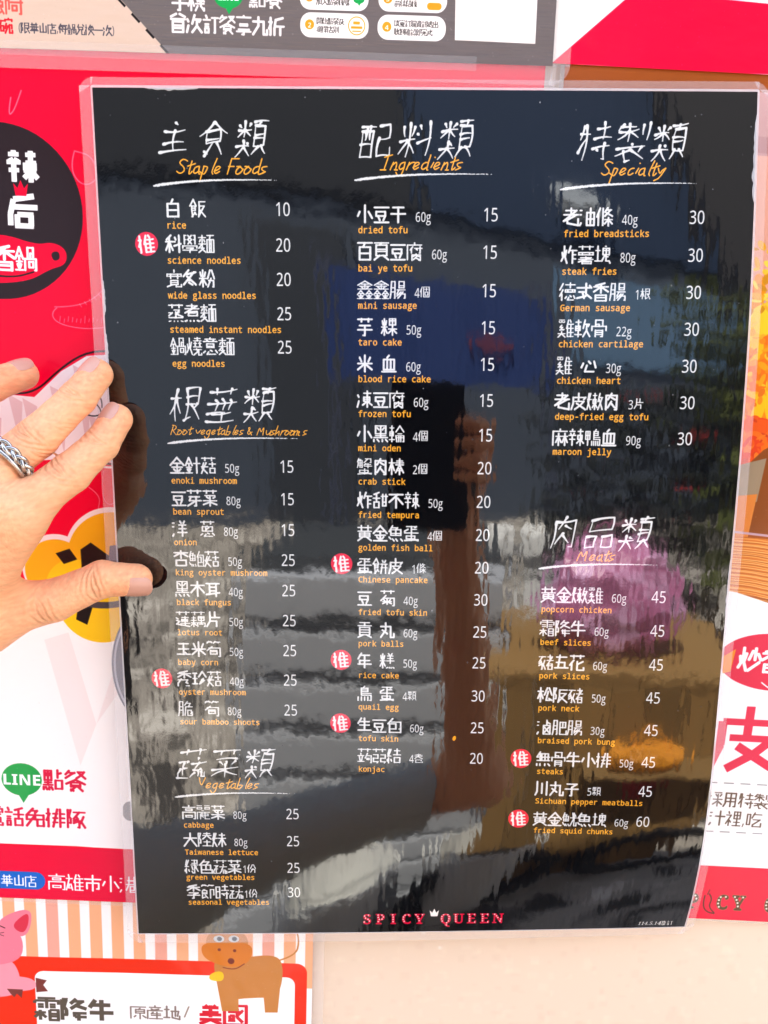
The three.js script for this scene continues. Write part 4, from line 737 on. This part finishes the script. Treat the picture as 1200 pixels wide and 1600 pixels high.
const flat = (r, g, b, rough = 0.8) => new THREE.MeshStandardMaterial({ color: rgb(r, g, b), roughness: rough });
{
  const shop = thing('shop_building', 'slate grey shop building across the street', 'building', [0, -1.55, 9]);
  const box = (n, w, h, d, x, y, z, m, p = shop) => { const b = mesh(n, new RoundedBoxGeometry(w, h, d, 1, 0.02), m, p); b.position.set(x, y, z); return b; };
  box('facade', 16, 4.6, 1, 0, 2.3, 0.5, flat(0.05, 0.066, 0.094)); box('upper_wall', 9, 6, 1.2, -4.3, 7.65, 0.5, flat(0.014, 0.017, 0.024)); box('upper_wall', 8, 6, 1.2, 4.22, 7.65, 0.5, flat(0.008, 0.028, 0.075)); box('pillar', 2.2, 9, 0.4, 4.7, 4.5, -0.3, flat(0.03, 0.028, 0.03)); box('window', 2, 1.6, 0.1, 2.7, 3.4, -0.05, flat(0.09, 0.17, 0.28));
  box('shutter', 1.1, 4.2, 0.2, -1.4, 2.1, -0.1, flat(0.024, 0.03, 0.04)); box('lamp_shade', 0.5, 0.3, 0.3, 2.1, 5.2, -0.3, flat(0.5, 0.55, 0.6));
}
{
  const banner = thing('blue_banner', 'blue cloth shop banner with a red mark across the street', 'banner', [0.1, 0.95, 6]);
  mesh('cloth', surface(40, 10, (u, v) => [(u - 0.5) * 1.75, (v - 0.5) * 1.1, 0.03 * Math.sin(u * 19)]), flat(0.008, 0.032, 0.15), banner);
  const m = mesh('red_mark', new RoundedBoxGeometry(0.26, 0.14, 0.02, 2, 0.008), flat(0.13, 0.02, 0.05), banner); m.position.set(0.4, -0.1, -0.05);
  for (const x of [-0.9, 0.9]) { const p = mesh('pole', new THREE.CylinderGeometry(0.03, 0.03, 3, 12), flat(0.05, 0.06, 0.1), banner); p.position.set(x, -0.8, 0); }
}
{
  const proto = thing('pallet', 'pale slatted pallet, lowest of the stack on the pavement', 'pallet', [-0.13, -1.55, 1.55]);
  for (let i = 0; i < 5; i++) { const s = mesh('slat', new RoundedBoxGeometry(0.58, 0.03, 0.09, 1, 0.004), flat(0.03, 0.035, 0.04), proto); s.position.set(0, 0.12, (i - 2) * 0.1 + 0.04); }
  for (const z of [-0.24, 0, 0.22]) { const s = mesh('bearer', new RoundedBoxGeometry(0.6, 0.102, 0.07, 1, 0.006), flat(0.42, 0.44, 0.48), proto); s.position.set(0, 0.052, z); }
  const order = ['second', 'third', 'fourth', 'fifth', 'sixth', 'seventh', 'eighth', 'topmost'];
  proto.userData.group = 'pallets stacked on the pavement';
  for (let k = 1; k < 9; k++) { const p = proto.clone(); p.name = numbered('pallet'); p.position.y += 0.138 * k; p.position.x += (rnd() - 0.5) * 0.03; p.userData = { ...proto.userData, label: `pale slatted pallet, ${order[k - 1]} of the stack on the pavement` }; scene.add(p); }
}
{
  const cart = thing('wooden_cart', 'wooden market cart of brown planks standing on the pavement', 'cart', [0.42, -1.68, 1.35]);
  const wood = [flat(0.28, 0.16, 0.05), flat(0.2, 0.115, 0.035), flat(0.33, 0.19, 0.06)];
  for (let i = 0; i < 7; i++) { const p = mesh('plank', new RoundedBoxGeometry(0.072, 0.95, 0.02, 1, 0.004), wood[i % 3], cart); p.position.set((i - 3) * 0.075, 0.66, -0.2 + rnd() * 0.004); }
  const top = mesh('top_board', new RoundedBoxGeometry(0.56, 0.03, 0.44, 1, 0.006), wood[0], cart); top.position.set(0, 1.15, 0.01);
  const shelf = mesh('shelf', new RoundedBoxGeometry(0.3, 0.02, 0.14, 1, 0.005), wood[1], cart); shelf.position.set(0.06, 0.93, -0.285);
  for (const x of [-0.2, 0.2]) { const w = mesh('wheel', new THREE.TorusGeometry(0.16, 0.03, 10, 32), flat(0.015, 0.015, 0.015), cart); w.position.set(x, 0.32, -0.24); }
  const crumple = (rx, ry, rz, n) => { const g = new THREE.SphereGeometry(1, 64, 48), p = g.attributes.position, c = []; for (let i = 0; i < p.count; i++) { const v = new THREE.Vector3().fromBufferAttribute(p, i), k = 1 + 0.35 * fbm(v.x * 2.6 + n, v.y * 2.6, v.z * 2.6, 3); p.setXYZ(i, v.x * rx * k, v.y * ry * k, v.z * rz * k); const s = THREE.MathUtils.smoothstep(fbm(v.x * 3 + n, v.y * 4, v.z * 3 + 9, 3), 0.02, 0.12); c.push(1 + s * 0.7, 1 + s * 2.2, 1 + s * 1.5); } g.setAttribute('color', new THREE.Float32BufferAttribute(c, 3)); g.computeVertexNormals(); return g; };
  const bag = (name, label, at, r, m) => { const b = thing(name, label, 'bag', at); mesh('sack', crumple(...r, at[0] * 40), m, b); const h = mesh('handle', new THREE.TorusGeometry(r[0] * 0.4, 0.004, 8, 24), flat(m.color.r, m.color.g, m.color.b), b); h.position.y = r[1] * 0.95; return b; };
  bag('plastic_bag', 'big pink plastic bag standing on the wooden cart', [0.41, -0.4, 1.3], [0.15, 0.13, 0.1], new THREE.MeshPhysicalMaterial({ color: rgb(0.5, 0.16, 0.32), vertexColors: true, roughness: 0.3 }));
  bag('plastic_bag', 'orange plastic bag on the front shelf of the wooden cart', [0.45, -0.695, 1.06], [0.075, 0.045, 0.05], new THREE.MeshPhysicalMaterial({ color: rgb(0.7, 0.27, 0.02), roughness: 0.3 }));
  const cloth = tag(mesh('red_cloth', surface(10, 10, (u, v) => [(u - 0.5) * 0.13 * (0.25 + 0.75 * v), (v - 0.5) * 0.17 + 0.02 * u, 0.006 * Math.sin(u * 9 + v * 4)]), flat(0.42, 0.03, 0.02)), 'red triangular cloth hanging at the front of the wooden cart', 'cloth'); cloth.position.set(0.47, -0.86, 1.09);
}
{
  const proto = thing('bucket', 'white plastic bucket beside the wooden cart', 'bucket', [0.2, -1.55, 1.16]);
  mesh('pail', new THREE.LatheGeometry([[0, 0], [0.1, 0], [0.125, 0.4], [0.132, 0.41], [0.118, 0.41], [0.095, 0.02], [0, 0.02]].map((p) => new THREE.Vector2(...p)), 32), flat(0.75, 0.75, 0.72), proto);
  const h = mesh('handle', new THREE.TorusGeometry(0.12, 0.003, 6, 24, Math.PI), flat(0.3, 0.3, 0.3), proto); h.position.y = 0.4; proto.userData.group = 'white buckets on the pavement';
  const two = proto.clone(); two.name = numbered('bucket'); two.position.set(-0.13, -1.55, 1.12); two.userData = { ...two.userData, label: 'white plastic bucket in front of the pallets' }; scene.add(two);
}
{
  const proto = thing('bollard', 'white bollard nearer to the stack of pallets', 'bollard', [0.3, -1.55, 2.9]);
  const post = mesh('post', new THREE.LatheGeometry([[0, 0], [0.075, 0], [0.07, 0.05], [0.06, 0.06], [0.06, 0.98], [0.04, 1.02], [0, 1.03]].map((p) => new THREE.Vector2(...p)), 20), flat(0.8, 0.8, 0.78), proto);
  const band = mesh('band', new THREE.CylinderGeometry(0.062, 0.062, 0.08, 20), flat(0.1, 0.1, 0.1), proto); band.position.y = 0.85; proto.userData.group = 'white bollards on the pavement';
  const two = proto.clone(); two.name = numbered('bollard'); two.position.x = 0.46; two.userData = { ...two.userData, label: 'white bollard nearer to the potted plant' }; scene.add(two);
}
{
  const shrub = thing('potted_shrub', 'dense dark shrub with a few red flowers behind the wooden cart', 'shrub', [0.85, -1.55, 3.1]);
  mesh('pot', new RoundedBoxGeometry(0.7, 0.5, 0.4, 2, 0.03), flat(0.08, 0.075, 0.07), shrub).position.y = 0.25;
  const leaf = [], bloom = []; for (let i = 0; i < 900; i++) { const a = rnd() * 7, r = Math.sqrt(rnd()), g = new THREE.SphereGeometry(1, 5, 3); g.scale(0.06, 0.01, 0.03); g.rotateY(rnd() * 7); g.rotateZ(rnd() * 2 - 1); g.translate(Math.cos(a) * r * 0.42, 0.5 + rnd() * 1.35, Math.sin(a) * r * 0.25); (i % 22 ? leaf : bloom).push(g); }
  mesh('foliage', mergeGeometries(leaf), flat(0.012, 0.016, 0.01), shrub); const petal = flat(0.35, 0.02, 0.02); for (const g of bloom.slice(0, 14)) mesh('flower', g, petal, shrub);
}
{
  const plant = thing('potted_plant', 'tall leafy plant in a pot across the pavement', 'plant', [1.35, -1.55, 3.2]);
  mesh('pot', new THREE.LatheGeometry([[0, 0], [0.18, 0], [0.24, 0.4], [0.26, 0.42], [0.22, 0.42], [0, 0.36]].map((p) => new THREE.Vector2(...p)), 24), flat(0.25, 0.1, 0.05), plant);
  mesh('stem', new THREE.CylinderGeometry(0.02, 0.03, 1.8, 10), flat(0.1, 0.08, 0.03), plant).position.y = 1.2;
  const leaf = []; for (let i = 0; i < 260; i++) { const g = new THREE.SphereGeometry(1, 6, 4); g.scale(0.09, 0.012, 0.04); g.rotateY(rnd() * 7); g.rotateZ(rnd() * 2 - 1); g.translate((rnd() - 0.5) * 0.45, 0.7 + rnd() * 1.9, (rnd() - 0.5) * 0.5); leaf.push(g); }
  mesh('foliage', mergeGeometries(leaf), flat(0.1, 0.12, 0.02), plant);
}
renderer.render(scene, camera);
